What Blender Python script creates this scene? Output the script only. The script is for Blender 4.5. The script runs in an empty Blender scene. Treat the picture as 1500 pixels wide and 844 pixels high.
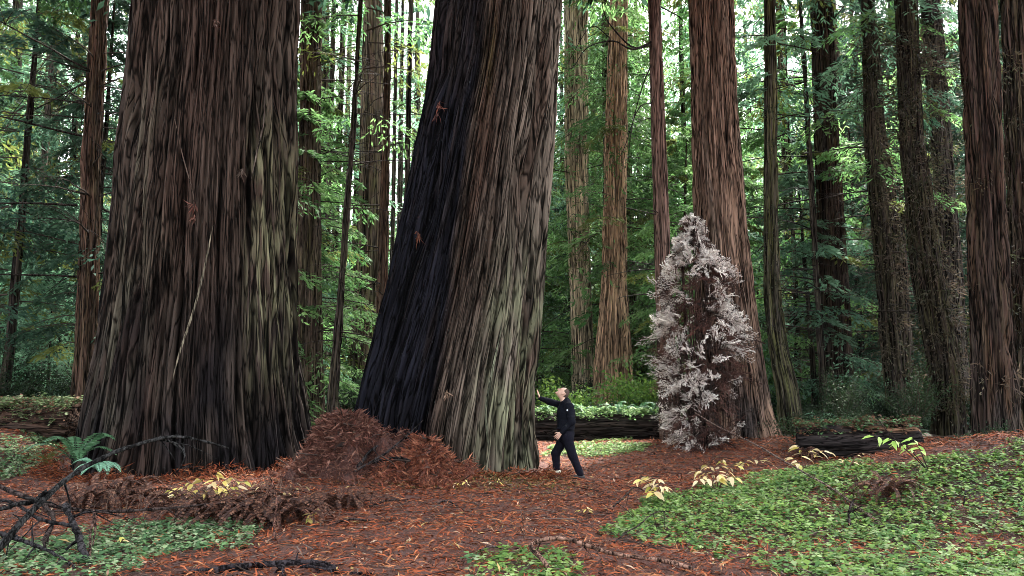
import bpy, math, random
import numpy as np
from mathutils import Vector, Matrix, Quaternion

PI = math.pi
R = math.radians
scene = bpy.context.scene
col = scene.collection

# ------------------------------------------------------------------ camera
PITCH = R(7.4); F = 1177.0; CAMZ = 1.6
cd = bpy.data.cameras.new('camera'); cam = bpy.data.objects.new('camera', cd); col.objects.link(cam)
cam.location = (0, 0, CAMZ); cam.rotation_euler = (PI/2 + PITCH, 0, 0)
cd.sensor_width = 36; cd.lens = 36*F/1500; cd.clip_start = 0.1; cd.clip_end = 2000
scene.camera = cam

# ------------------------------------------------------------------ light
SUN = Vector((0.30, 0.50, 0.85)).normalized()
SUN_EL = math.asin(SUN.z); SUN_ROT = math.atan2(SUN.x, SUN.y)
w = bpy.data.worlds.new('World'); scene.world = w; w.use_nodes = True
nt = w.node_tree; nt.nodes.clear()
sky = nt.nodes.new('ShaderNodeTexSky'); sky.sky_type = 'NISHITA'; sky.sun_disc = False
sky.sun_elevation = SUN_EL; sky.sun_rotation = SUN_ROT; sky.dust_density = 4.0; sky.air_density = 1.0
hs = nt.nodes.new('ShaderNodeHueSaturation'); hs.inputs['Saturation'].default_value = 0.18
bg = nt.nodes.new('ShaderNodeBackground'); bg.inputs['Strength'].default_value = 0.15
wo = nt.nodes.new('ShaderNodeOutputWorld')
nt.links.new(sky.outputs[0], hs.inputs['Color']); nt.links.new(hs.outputs[0], bg.inputs['Color'])
nt.links.new(bg.outputs[0], wo.inputs['Surface'])
sl = bpy.data.lights.new('sun', 'SUN'); sl.energy = 5.0; sl.angle = R(6); sl.color = (1, 0.96, 0.88)
so = bpy.data.objects.new('sun', sl); col.objects.link(so)
so.rotation_euler = SUN.to_track_quat('Z', 'Y').to_euler(); so.location = (20, -20, 60)
scene.view_settings.view_transform = 'Standard'; scene.view_settings.look = 'None'
scene.view_settings.exposure = 2.9; scene.view_settings.gamma = 1
scene.render.engine = 'CYCLES'
scene.cycles.max_bounces = 6; scene.cycles.diffuse_bounces = 4; scene.cycles.transmission_bounces = 4
scene.cycles.glossy_bounces = 2; scene.cycles.volume_bounces = 0; scene.cycles.transparent_max_bounces = 4
scene.cycles.use_denoising = True
scene.cycles.filter_width = 0.85
scene.cycles.caustics_reflective = False; scene.cycles.caustics_refractive = False

# ------------------------------------------------------------------ helpers
cp, sp_ = math.cos(PITCH), math.sin(PITCH)
def P(px, py, d):
    """world point seen at photo pixel (px,py) lying d metres ahead"""
    u = (px-750)/F; v = (422-py)/F
    dx, dy, dz = u, cp - v*sp_, sp_ + v*cp
    k = d/dy
    return Vector((dx*k, d, CAMZ + dz*k))
def proj(x, y, z):
    z = z - CAMZ
    f = y*cp + z*sp_; v = -y*sp_ + z*cp
    f = np.maximum(f, 1e-3)
    return 750 + F*x/f, 422 - F*v/f
def depth(y, z): return y*cp + (z-CAMZ)*sp_

_rs = np.random.RandomState(7)
_G = _rs.rand(4096)*2*PI; _GX = np.cos(_G); _GY = np.sin(_G)
def pn(x, y, per=None, seed=0):
    """gradient noise about -0.7..0.7, periodic in x with period per"""
    xi = np.floor(x).astype(np.int64); yi = np.floor(y).astype(np.int64)
    xf = x-xi; yf = y-yi
    sx = xf*xf*xf*(xf*(xf*6-15)+10); sy = yf*yf*yf*(yf*(yf*6-15)+10)
    def g(ix, iy, dx, dy):
        if per: ix = np.mod(ix, per)
        h = (ix*73856093 ^ iy*19349663 ^ (seed*83492791+12345))
        h = (h ^ (h >> 13)) * 1274126177
        h = ((h ^ (h >> 16)) & 4095)
        return _GX[h]*dx + _GY[h]*dy
    a = g(xi, yi, xf, yf); b = g(xi+1, yi, xf-1, yf)
    c = g(xi, yi+1, xf, yf-1); d = g(xi+1, yi+1, xf-1, yf-1)
    return (a+(b-a)*sx)*(1-sy) + (c+(d-c)*sx)*sy
def fbm(x, y, o=3, seed=0):
    s = 0; a = 1
    for i in range(o):
        s = s + a*pn(x*2**i, y*2**i, None, seed+i); a *= .5
    return s
def ss(a, b, x):
    t = np.clip((x-a)/(b-a), 0, 1); return t*t*(3-2*t)

def mesh_np(name, V, Fq, C=None, mats=(), attrs=None, midx=None, smooth=True):
    V = np.asarray(V, dtype=np.float32); Fq = np.asarray(Fq, dtype=np.int32)
    me = bpy.data.meshes.new(name)
    n = Fq.shape[1]
    me.vertices.add(len(V)); me.vertices.foreach_set('co', V.ravel())
    me.loops.add(Fq.size); me.loops.foreach_set('vertex_index', Fq.ravel())
    me.polygons.add(len(Fq)); me.polygons.foreach_set('loop_start', np.arange(0, Fq.size, n, dtype=np.int32))
    me.polygons.foreach_set('loop_total', np.full(len(Fq), n, dtype=np.int32))
    if smooth: me.polygons.foreach_set('use_smooth', np.ones(len(Fq), dtype=bool))
    if midx is not None: me.polygons.foreach_set('material_index', np.asarray(midx, dtype=np.int32))
    if C is not None:
        C = np.asarray(C, dtype=np.float32)
        if C.shape[1] == 3: C = np.hstack([C, np.ones((len(C), 1), np.float32)])
        a = me.attributes.new('Col', 'FLOAT_COLOR', 'POINT'); a.data.foreach_set('color', C.ravel())
    for k, v in (attrs or {}).items():
        a = me.attributes.new(k, 'FLOAT_VECTOR', 'POINT'); a.data.foreach_set('vector', np.asarray(v, dtype=np.float32).ravel())
    for m in mats: me.materials.append(m)
    me.update(); me.validate()
    return me
def obj(name, me, parent=None, loc=None):
    o = bpy.data.objects.new(name, me); col.objects.link(o)
    if parent is not None: o.parent = parent
    if loc is not None: o.location = loc
    return o
def tag(o, label=None, cat=None, group=None, kind=None):
    if label: o['label'] = label
    if cat: o['category'] = cat
    if group: o['group'] = group
    if kind: o['kind'] = kind
    return o
def thing(name, loc, label, cat, group=None, rz=0):
    o = bpy.data.objects.new(name, None); col.objects.link(o)
    o.location = loc; o.rotation_euler = (0, 0, rz); o.empty_display_size = .3
    return tag(o, label, cat, group)
def inst(o, parent=None):
    c = o.copy(); col.objects.link(c)
    if parent is not None: c.parent = parent
    return c
def copy_thing(r, loc, rz, scale=1, label=None, group=None):
    c = r.copy(); col.objects.link(c); c.location = loc; c.rotation_euler = (0, 0, rz); c.scale = (scale,)*3
    if label: c['label'] = label
    if group: c['group'] = group
    for ch in list(r.children):
        k = ch.copy(); col.objects.link(k); k.parent = c
        for g in ch.children:
            d = g.copy(); col.objects.link(d); d.parent = k
    return c

# batches of tubes: polylines (k,3) with radii (k)
def tubes(lines, sides=5, colr=None, seed=0):
    rs = np.random.RandomState(seed)
    VV = []; FF = []; CC = []; off = 0
    for pts, rad, c in lines:
        pts = np.asarray(pts, float); k = len(pts)
        rad = np.broadcast_to(np.asarray(rad, float), (k,))
        t = np.gradient(pts, axis=0); t /= np.linalg.norm(t, axis=1)[:, None]+1e-9
        ref = np.array([0.31, 0.17, 0.93]) if abs(t[:, 2]).mean() < .8 else np.array([.9, .3, .1])
        n1 = np.cross(t, ref); n1 /= np.linalg.norm(n1, axis=1)[:, None]+1e-9
        n2 = np.cross(t, n1)
        a = np.arange(sides)*2*PI/sides
        ring = pts[:, None, :] + rad[:, None, None]*(np.cos(a)[None, :, None]*n1[:, None, :] + np.sin(a)[None, :, None]*n2[:, None, :])
        VV.append(ring.reshape(-1, 3))
        i = np.arange(k-1)[:, None]*sides; j = np.arange(sides)[None, :]; j2 = (j+1) % sides
        FF.append((np.stack([i+j, i+j2, i+sides+j2, i+sides+j], -1).reshape(-1, 4))+off)
        CC.append(np.tile(np.asarray(c, float)*(0.8+.4*rs.rand()), (k*sides, 1)))
        off += k*sides
    return np.concatenate(VV), np.concatenate(FF), np.concatenate(CC)
def smooth_path(pts, n=24):
    """Catmull-Rom through the points"""
    p = [np.asarray(q, float) for q in pts]
    p = [2*p[0]-p[1]] + p + [2*p[-1]-p[-2]]
    out = []
    m = len(p)-3; per = max(2, n//m)
    for i in range(m):
        a, b, c, d = p[i:i+4]
        for t in np.linspace(0, 1, per, endpoint=False):
            out.append(.5*((2*b)+(c-a)*t+(2*a-5*b+4*c-d)*t*t+(3*b-a-3*c+d)*t**3))
    out.append(p[-2])
    return np.array(out)

# kite leaves: base, dir, side, length, width, fold -> 4 verts, 1 quad each
def kites(B, D, S, L, W, C, bend=0.0, mid=.45):
    n = len(B); L = np.broadcast_to(L, (n,))[:, None]; W = np.broadcast_to(W, (n,))[:, None]
    D = D/(np.linalg.norm(D, axis=1)[:, None]+1e-9)
    S = S - D*(S*D).sum(1)[:, None]; S = S/(np.linalg.norm(S, axis=1)[:, None]+1e-9)
    N = np.cross(D, S)
    V = np.stack([B, B+D*L*mid+S*W*.5+N*bend*L, B+D*L, B+D*L*mid-S*W*.5+N*bend*L], 1).reshape(-1, 3)
    Fq = np.arange(4*n).reshape(-1, 4)
    return V, Fq, np.repeat(C, 4, 0)
def join(parts):
    V = []; Fq = []; C = []; off = 0
    for v, f, c in parts:
        V.append(v); Fq.append(f+off); C.append(c); off += len(v)
    return np.concatenate(V), np.concatenate(Fq), np.concatenate(C)

# ------------------------------------------------------------------ materials
def newmat(name):
    m = bpy.data.materials.new(name); m.use_nodes = True
    n = m.node_tree; n.nodes.clear()
    return m, n
def N(n, t, **kw):
    x = n.nodes.new(t)
    for k, v in kw.items(): setattr(x, k, v)
    return x
def mat_bark(name, rough=.9, fine=1.25, bump=.6, stretch=.046, scale=26, spec=.05, crack=.12):
    m, n = newmat(name); L = n.links.new
    out = N(n, 'ShaderNodeOutputMaterial'); b = N(n, 'ShaderNodeBsdfPrincipled')
    at = N(n, 'ShaderNodeAttribute', attribute_name='Col'); rs = N(n, 'ShaderNodeAttribute', attribute_name='rest')
    mp = N(n, 'ShaderNodeMapping'); mp.inputs['Scale'].default_value = (1, 1, stretch)
    L(rs.outputs['Vector'], mp.inputs['Vector'])
    n1 = N(n, 'ShaderNodeTexNoise'); n1.inputs['Scale'].default_value = scale; n1.inputs['Detail'].default_value = 5; n1.inputs['Roughness'].default_value = .65
    L(mp.outputs[0], n1.inputs['Vector'])
    n2 = N(n, 'ShaderNodeTexNoise'); n2.inputs['Scale'].default_value = scale*.32; n2.inputs['Detail'].default_value = 3
    L(mp.outputs[0], n2.inputs['Vector'])
    ad = N(n, 'ShaderNodeMath', operation='ADD'); L(n1.outputs['Fac'], ad.inputs[0]); L(n2.outputs['Fac'], ad.inputs[1])
    mr = N(n, 'ShaderNodeMapRange'); mr.inputs['From Min'].default_value = .7; mr.inputs['From Max'].default_value = 1.35
    mr.inputs['To Min'].default_value = 1-.62*fine; mr.inputs['To Max'].default_value = 1+.75*fine
    L(ad.outputs[0], mr.inputs['Value'])
    fac = mr.outputs[0]; hgt = ad.outputs[0]
    for sc_, st_, wd in ((scale*.30, stretch*.7, .05), (scale*.8, stretch*1.2, .075)):
        m2 = N(n, 'ShaderNodeMapping'); m2.inputs['Scale'].default_value = (1, 1, st_); L(rs.outputs['Vector'], m2.inputs['Vector'])
        nz = N(n, 'ShaderNodeTexNoise'); nz.inputs['Scale'].default_value = sc_; nz.inputs['Detail'].default_value = 2; nz.inputs['Distortion'].default_value = .3
        L(m2.outputs[0], nz.inputs['Vector'])
        sb = N(n, 'ShaderNodeMath', operation='SUBTRACT'); L(nz.outputs['Fac'], sb.inputs[0]); sb.inputs[1].default_value = .5
        ab = N(n, 'ShaderNodeMath', operation='ABSOLUTE'); L(sb.outputs[0], ab.inputs[0])
        cr = N(n, 'ShaderNodeMapRange', interpolation_type='SMOOTHSTEP'); cr.inputs['From Max'].default_value = wd; cr.inputs['To Min'].default_value = crack; L(ab.outputs[0], cr.inputs['Value'])
        ml = N(n, 'ShaderNodeMath', operation='MULTIPLY'); L(fac, ml.inputs[0]); L(cr.outputs[0], ml.inputs[1]); fac = ml.outputs[0]
        a3 = N(n, 'ShaderNodeMath', operation='ADD'); L(hgt, a3.inputs[0]); L(cr.outputs[0], a3.inputs[1]); hgt = a3.outputs[0]
    mx = N(n, 'ShaderNodeVectorMath', operation='SCALE'); L(at.outputs['Color'], mx.inputs[0]); L(fac, mx.inputs['Scale'])
    L(mx.outputs[0], b.inputs['Base Color'])
    b.inputs['Roughness'].default_value = rough; b.inputs['Specular IOR Level'].default_value = spec
    bp = N(n, 'ShaderNodeBump'); bp.inputs['Strength'].default_value = bump; bp.inputs['Distance'].default_value = .03
    L(hgt, bp.inputs['Height']); L(bp.outputs[0], b.inputs['Normal'])
    L(b.outputs[0], out.inputs['Surface'])
    return m
def mat_leaf(name, trans=.35, rough=.55, spec=.3, rnd=.25):
    m, n = newmat(name); L = n.links.new
    out = N(n, 'ShaderNodeOutputMaterial'); b = N(n, 'ShaderNodeBsdfPrincipled')
    at = N(n, 'ShaderNodeAttribute', attribute_name='Col'); oi = N(n, 'ShaderNodeObjectInfo')
    h = N(n, 'ShaderNodeHueSaturation')
    r1 = N(n, 'ShaderNodeMapRange'); r1.inputs['To Min'].default_value = 1-rnd; r1.inputs['To Max'].default_value = 1+rnd
    L(oi.outputs['Random'], r1.inputs['Value']); L(r1.outputs[0], h.inputs['Value'])
    L(at.outputs['Color'], h.inputs['Color'])
    L(h.outputs[0], b.inputs['Base Color']); b.inputs['Roughness'].default_value = rough; b.inputs['Specular IOR Level'].default_value = spec
    t = N(n, 'ShaderNodeBsdfTranslucent'); L(h.outputs[0], t.inputs['Color'])
    mx = N(n, 'ShaderNodeMixShader'); mx.inputs['Fac'].default_value = trans
    L(b.outputs[0], mx.inputs[1]); L(t.outputs[0], mx.inputs[2]); L(mx.outputs[0], out.inputs['Surface'])
    return m
def mat_plain(name, c, rough=.7, spec=.3, nscale=0, namp=.3, bump=0):
    m, n = newmat(name); L = n.links.new
    out = N(n, 'ShaderNodeOutputMaterial'); b = N(n, 'ShaderNodeBsdfPrincipled')
    b.inputs['Base Color'].default_value = (*c, 1); b.inputs['Roughness'].default_value = rough; b.inputs['Specular IOR Level'].default_value = spec
    if nscale:
        tc = N(n, 'ShaderNodeTexCoord'); nz = N(n, 'ShaderNodeTexNoise'); nz.inputs['Scale'].default_value = nscale; nz.inputs['Detail'].default_value = 4
        L(tc.outputs['Object'], nz.inputs['Vector'])
        mr = N(n, 'ShaderNodeMapRange'); mr.inputs['From Min'].default_value = .3; mr.inputs['From Max'].default_value = .7
        mr.inputs['To Min'].default_value = 1-namp; mr.inputs['To Max'].default_value = 1+namp; L(nz.outputs['Fac'], mr.inputs['Value'])
        vm = N(n, 'ShaderNodeVectorMath', operation='SCALE'); vm.inputs[0].default_value = c; L(mr.outputs[0], vm.inputs['Scale'])
        L(vm.outputs[0], b.inputs['Base Color'])
        if bump:
            bp = N(n, 'ShaderNodeBump'); bp.inputs['Strength'].default_value = bump; bp.inputs['Distance'].default_value = .02
            L(nz.outputs['Fac'], bp.inputs['Height']); L(bp.outputs[0], b.inputs['Normal'])
    L(b.outputs[0], out.inputs['Surface'])
    return m
def mat_ground():
    m, n = newmat('forest_floor_soil'); L = n.links.new
    out = N(n, 'ShaderNodeOutputMaterial'); b = N(n, 'ShaderNodeBsdfPrincipled')
    at = N(n, 'ShaderNodeAttribute', attribute_name='Col'); tc = N(n, 'ShaderNodeTexCoord')
    n1 = N(n, 'ShaderNodeTexNoise'); n1.inputs['Scale'].default_value = 26; n1.inputs['Detail'].default_value = 6; n1.inputs['Roughness'].default_value = .7
    n2 = N(n, 'ShaderNodeTexVoronoi'); n2.inputs['Scale'].default_value = 30
    L(tc.outputs['Object'], n1.inputs['Vector']); L(tc.outputs['Object'], n2.inputs['Vector'])
    ad = N(n, 'ShaderNodeMath', operation='ADD'); L(n1.outputs['Fac'], ad.inputs[0]); L(n2.outputs['Distance'], ad.inputs[1])
    mr = N(n, 'ShaderNodeMapRange'); mr.inputs['From Min'].default_value = .5; mr.inputs['From Max'].default_value = 1.3
    mr.inputs['To Min'].default_value = .5; mr.inputs['To Max'].default_value = 1.5; L(ad.outputs[0], mr.inputs['Value'])
    mx = N(n, 'ShaderNodeVectorMath', operation='SCALE'); L(at.outputs['Color'], mx.inputs[0]); L(mr.outputs[0], mx.inputs['Scale'])
    L(mx.outputs[0], b.inputs['Base Color']); b.inputs['Roughness'].default_value = .95
    bp = N(n, 'ShaderNodeBump'); bp.inputs['Strength'].default_value = .8; bp.inputs['Distance'].default_value = .04
    L(ad.outputs[0], bp.inputs['Height']); L(bp.outputs[0], b.inputs['Normal']); L(b.outputs[0], out.inputs['Surface'])
    return m
M_bark = mat_bark('redwood_bark')
M_bark_far = mat_bark('far_bark', scale=10, stretch=.06)
M_wood = mat_bark('dead_wood', scale=30, stretch=.3, bump=.3)
M_twig = mat_leaf('twig', 0.0, .9, .1, .1)
M_conifer = mat_leaf('conifer_needles', .50, .6, .10, .22)
M_broad = mat_leaf('broad_leaves', .40, .55, .15, .2)
M_clover = mat_leaf('sorrel_leaves', .30, .6, .15, .0)
M_litter = mat_leaf('needle_litter', .10, .7, .12, .0)
M_white = mat_leaf('white_needles', .30, .6, .3, .1)
M_yellow = mat_leaf('yellow_leaves', .35, .5, .3, .22)
M_fern = mat_leaf('fern_leaves', .3, .55, .2, .15)
M_ground = mat_ground()

# ------------------------------------------------------------------ terrain
def gauss(x, y, cx, cy, sx, sy): return np.exp(-((x-cx)/sx)**2-((y-cy)/sy)**2)
A_C = P(283, 600, 16.0); B_C = P(662, 600, 16.3)
def H(x, y):
    x = np.asarray(x, float); y = np.asarray(y, float)
    h = .32*ss(15.5, 21, y) + .5*ss(30, 80, y)
    h = h - .06*gauss(x, y, 1.3, 15.2, 1.3, 2.0)
    # bank on the right with its crest about 11.5 m ahead
    h = h + (.16*ss(1.2, 3.2, x) + .80*ss(3.0, 8.0, x))*ss(8.0, 11.6, y)*(1-.86*ss(12.2, 16, y))
    # ground swells round the feet of the two giants
    h = h + .26*gauss(x, y, A_C.x, A_C.y, 3.6, 3.4) + .46*gauss(x, y, B_C.x-.1, B_C.y-.3, 1.75, 1.9)
    h = h + .16*gauss(x, y, -1.75, 14.6, .75, .75)
    # hummocks at far left
    h = h + .75*ss(-7.5, -10.5, x)*ss(11.5, 15.5, y)*(1-.5*ss(19, 24, y))
    h = h + .05*fbm(x*.7, y*.7, 3, 3) + .05*fbm(x*.18, y*.18, 2, 9)*ss(3, 10, np.abs(x))
    return h
def gh(x, y): return float(H(x, y))
def gpt(px, py):
    """where the ray through the pixel meets the ground"""
    d = 4.0; prev = None
    while d < 80:
        q = P(px, py, d)
        if q.z < gh(q.x, q.y): break
        d += .1
    lo, hi = d-.1, d
    for _ in range(12):
        m = (lo+hi)/2; q = P(px, py, m)
        if q.z < gh(q.x, q.y): hi = m
        else: lo = m
    q = P(px, py, hi); return Vector((q.x, q.y, gh(q.x, q.y)))

# zones of the forest floor, in photo pixels
def poly(px, py, pts):
    pts = np.asarray(pts, float); ins = np.zeros(px.shape, bool); j = len(pts)-1
    for i in range(len(pts)):
        xi, yi = pts[i]; xj, yj = pts[j]
        c = ((yi > py) != (yj > py)) & (px < (xj-xi)*(py-yi)/(yj-yi+1e-9)+xi)
        ins ^= c; j = i
    return ins
CLOVER = [
    ([(875, 782), (930, 748), (985, 728), (1060, 708), (1150, 692), (1250, 678), (1330, 684), (1400, 668), (1500, 648), (1800, 610), (1900, 1000), (1300, 1000), (1180, 850), (1040, 818)], 1.0),
    ([(60, 796), (130, 772), (300, 764), (390, 776), (360, 800), (250, 818), (180, 836), (60, 870), (-200, 900), (-200, 790)], .85),
    ([(-300, 630), (60, 640), (105, 662), (85, 692), (-50, 705), (-300, 720)], .9),
    ([(790, 668), (830, 652), (930, 648), (965, 655), (940, 664), (880, 672)], .8),
    ([(680, 830), (740, 806), (830, 808), (860, 850), (880, 900), (660, 900)], .55),
]
def clover_density(x, y):
    z = H(x, y); px, py = proj(x, y, z)
    jit = 16*fbm(x*1.3, y*1.3, 2, 21)
    d = np.zeros_like(px)
    for pts, v in CLOVER: d = np.maximum(d, v*poly(px+jit, py+jit*.6, pts))
    # bare patches: withered ferns and red litter showing through
    for (cx, cy, rx, ry, k) in [(1300, 712, 60, 22, .9), (1110, 800, 70, 26, .75), (1060, 835, 80, 26, .8), (1440, 800, 90, 30, .6), (1150, 735, 40, 10, .4), (1240, 800, 60, 14, .6), (1400, 745, 40, 10, .45), (960, 800, 45, 18, .4)]:
        d = d*(1-k*np.exp(-((px-cx)/rx)**2-((py-cy)/ry)**2))
    d = d*np.clip(.9+1.1*fbm(x*.9, y*.9, 3, 33), .08, 1)
    return d

def ground_mesh():
    def axis(lo, hi, a, b, s):
        core = np.arange(a, b+1e-6, s); l = []; v = a; st = s
        while v > lo: st *= 1.22; v -= st; l.append(v)
        r = []; v = b; st = s
        while v < hi: st *= 1.22; v += st; r.append(v)
        return np.concatenate([np.array(l[::-1]), core, np.array(r)])
    xs = axis(-420, 420, -13, 13, .13); ys = axis(-420, 600, 5.5, 24, .13)
    X, Y = np.meshgrid(xs, ys); Z = H(X, Y)
    near = (1-ss(20, 30, Y))*(1-ss(12, 18, np.abs(X)))
    Z = Z + near*(.035*fbm(X*2.6, Y*2.6, 3, 5) + .012*pn(X*7, Y*7, None, 8))
    V = np.stack([X, Y, Z], -1).reshape(-1, 3)
    nx, ny = len(xs), len(ys)
    i = np.arange(ny-1)[:, None]*nx; j = np.arange(nx-1)[None, :]
    Fq = np.stack([i+j, i+j+1, i+nx+j+1, i+nx+j], -1).reshape(-1, 4)
    red = np.array([.075, .028, .019]); dark = np.array([.040, .026, .018]); far = np.array([.045, .030, .020])
    cl = clover_density(X, Y)*((Y > 6) & (Y < 26))
    q = np.clip(.5+.9*fbm(X*.8, Y*.8, 3, 41), 0, 1)[..., None]
    C = red*(.6+.7*q)
    C = C*(1-cl[..., None]) + dark*cl[..., None]
    fr = ss(19, 28, Y + .5*np.abs(X))[..., None]
    C = C*(1-fr) + far*fr
    moss = (gauss(X, Y, B_C.x+.7, B_C.y-2.0, 1.5, .9)*np.clip(.5+fbm(X*2, Y*2, 2, 5), 0, 1))[..., None]
    C = C*(1-.55*moss) + np.array([.075, .060, .024])*.55*moss
    me = mesh_np('ground', V, Fq, C.reshape(-1, 3), [M_ground])
    return tag(obj('ground', me), kind='structure')
ground_mesh()

# ------------------------------------------------------------------ trunks
RED = np.array([.095, .052, .038]); GREY = np.array([.205, .180, .155]); DARK = np.array([.050, .042, .040])
PALE = np.array([.62, .51, .37]); MOSS = np.array([.15, .165, .055]); CHAR = np.array([.020, .021, .028]); BROWN = np.array([.070, .050, .038])
def lerp(a, b, t): return a*(1-t)+b*t

def profile(spec, d, top=30.0, taper=.975):
    """silhouette pixels (py, left, right) -> z, cx, r along the trunk standing d metres ahead"""
    z, cx, r = [], [], []
    for py, a, b in spec:
        ql, qr = P(a, py, d), P(b, py, d); al, ar = math.atan2(ql.x, d), math.atan2(qr.x, d)
        am = (al+ar)/2; z.append((ql.z+qr.z)/2); cx.append(d*math.tan(am)); r.append(d/math.cos(am)*math.sin((ar-al)/2))
    o = np.argsort(z); z = np.array(z)[o]; cx = np.array(cx)[o]; r = np.array(r)[o]
    # carry on above the picture
    k = max(0, len(z)-3)
    sx = (cx[-1]-cx[k])/(z[-1]-z[k]+1e-6); sr = min(-.004, (r[-1]-r[k])/(z[-1]-z[k]+1e-6))
    zt = z[-1]; steps = np.array([4., 9., 16., 26.]); steps = steps[steps+zt < top+8]
    sr = max(sr, -.6*r[-1]/30)
    z = np.concatenate([z, zt+steps]); cx = np.concatenate([cx, cx[-1]+sx*steps*.8]); r = np.concatenate([r, np.maximum(r[-1]+sr*steps, r[-1]*.35)])
    return z, cx, r

def trunk_mesh(name, z, cx, cy, r, d0, zs, nseg, seed, furrow=(.07, .03), cell=(.42, .16), zlen=(3.6, 1.6), twist=0.0, colorf=None, lobes=.04, flare=.0, mat=None, rough=.012, plate=0.0):
    base = gh(np.interp(d0, z, cx), cy if np.isscalar(cy) else cy[0])
    th = np.arange(nseg)*2*PI/nseg
    T, Z = np.meshgrid(th, zs)
    def I(v):
        zz = np.linspace(z[0], z[-1], 400); vv = np.interp(zz, z, v)
        k = np.hanning(25); k /= k.sum(); vv = np.convolve(np.pad(vv, 12, 'edge'), k, 'valid')
        return np.interp(zs, zz, vv)
    Rr = I(r)[:, None]; CX = I(cx)[:, None]; CY = (np.full(len(zs), cy) if np.isscalar(cy) else I(cy))[:, None]
    rref = float(np.interp(z[0]+2.5, z, r))
    hz = Z - base
    U = np.mod((T + twist*Z)/(2*PI), 1.0)
    n1 = max(5, int(round(2*PI*rref/cell[0]))); n2 = max(8, int(round(2*PI*rref/cell[1])))
    wob = .16*pn(U*n1*.5 if n1 % 2 == 0 else U*n1, Z/2.6, n1//2 if n1 % 2 == 0 else n1, seed+3)/n1
    a = pn((U+wob)*n1, Z/zlen[0], n1, seed); b = pn((U+wob)*n2, Z/zlen[1], n2, seed+1)
    a2 = pn((U+wob)*n1*2, Z/(zlen[0]*.7), n1*2, seed+5)
    n0 = max(4, n1//2); a0 = pn((U+wob)*n0, Z/(zlen[0]*1.8), n0, seed+15); f0 = np.exp(-(a0/.055)**2)
    f1 = np.exp(-(a/.10)**2); f2 = np.exp(-(b/.12)**2); f3 = np.exp(-(a2/.11)**2)
    lob = pn(U*5, Z/7, 5, seed+2) + .6*pn(U*9, Z/4, 9, seed+7)
    disp = Rr*lobes*lob*1.6 - plate*f0 + plate*.5*np.tanh(a0*5) - furrow[0]*f1 - furrow[0]*.6*f3 - furrow[1]*f2 + rough*pn(U*n2*2, Z/.35, n2*2, seed+4)
    disp = disp + furrow[0]*.7*pn(U*n1*2, Z/2.2, n1*2, seed+11)
    if flare:
        disp = disp + flare*np.exp(-np.maximum(hz, -.3)/.55)*(.5+.9*pn(U*9, Z*.5, 9, seed+8)+.5*pn(U*17, Z*.6, 17, seed+6))
    rr = Rr + disp
    V = np.stack([CX+rr*np.cos(T), CY+rr*np.sin(T), Z], -1).reshape(-1, 3)
    i = np.arange(len(zs)-1)[:, None]*nseg; j = np.arange(nseg)[None, :]; j2 = (j+1) % nseg
    Fq = np.stack([i+j, i+j2, i+nseg+j2, i+nseg+j], -1).reshape(-1, 4)
    ua = U*2*PI
    rest = np.stack([rref*np.cos(ua), rref*np.sin(ua), Z], -1).reshape(-1, 3)
    if colorf is None: colorf = lambda T, Z, U, hz, s: lerp(RED, BROWN, .5)
    C = colorf(T, Z, U, hz, dict(seed=seed, n1=n1, n2=n2, a=a, b=b))
    return mesh_np(name, V, Fq, np.broadcast_to(C, V.reshape(len(zs), nseg, 3).shape).reshape(-1, 3), [mat or M_bark], {'rest': rest})

def streak(U, Z, n, zl, seed): return np.clip(.5+.95*pn(U*n, Z/zl, n, seed), 0, 1)[..., None]
def col_mix(c0, c1, c2=None, moss=0, base_shade=0, mossdir=None):
    def f(T, Z, U, hz, s):
        C = lerp(c0, c1, streak(U, Z, 14, 3.5, s['seed']+20))
        C = C*(.72+.56*streak(U, Z, s['n2'], 2.5, s['seed']+21))
        if c2 is not None: C = lerp(C, c2, .75*ss(.55, .8, streak(U, Z, 11, 5, s['seed']+22)))
        if moss:
            m = streak(U, Z, 8, 2.5, s['seed']+23)*ss(.3, .6, streak(U, Z, 60, .8, s['seed']+24))*moss
            if mossdir is not None: m = m*np.clip(np.cos(T-mossdir)*.7+.3, 0, 1)[..., None]*1.4
            C = lerp(C, MOSS, np.clip(m, 0, .9))
        if base_shade: C = lerp(C, DARK, base_shade*np.exp(-np.maximum(hz, 0)/2.6)[..., None]*ss(.2, .7, streak(U, Z, 9, 1.5, s['seed']+25)))  # shade toward the trunk foot, painted into the bark colour
        return C
    return f

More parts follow.
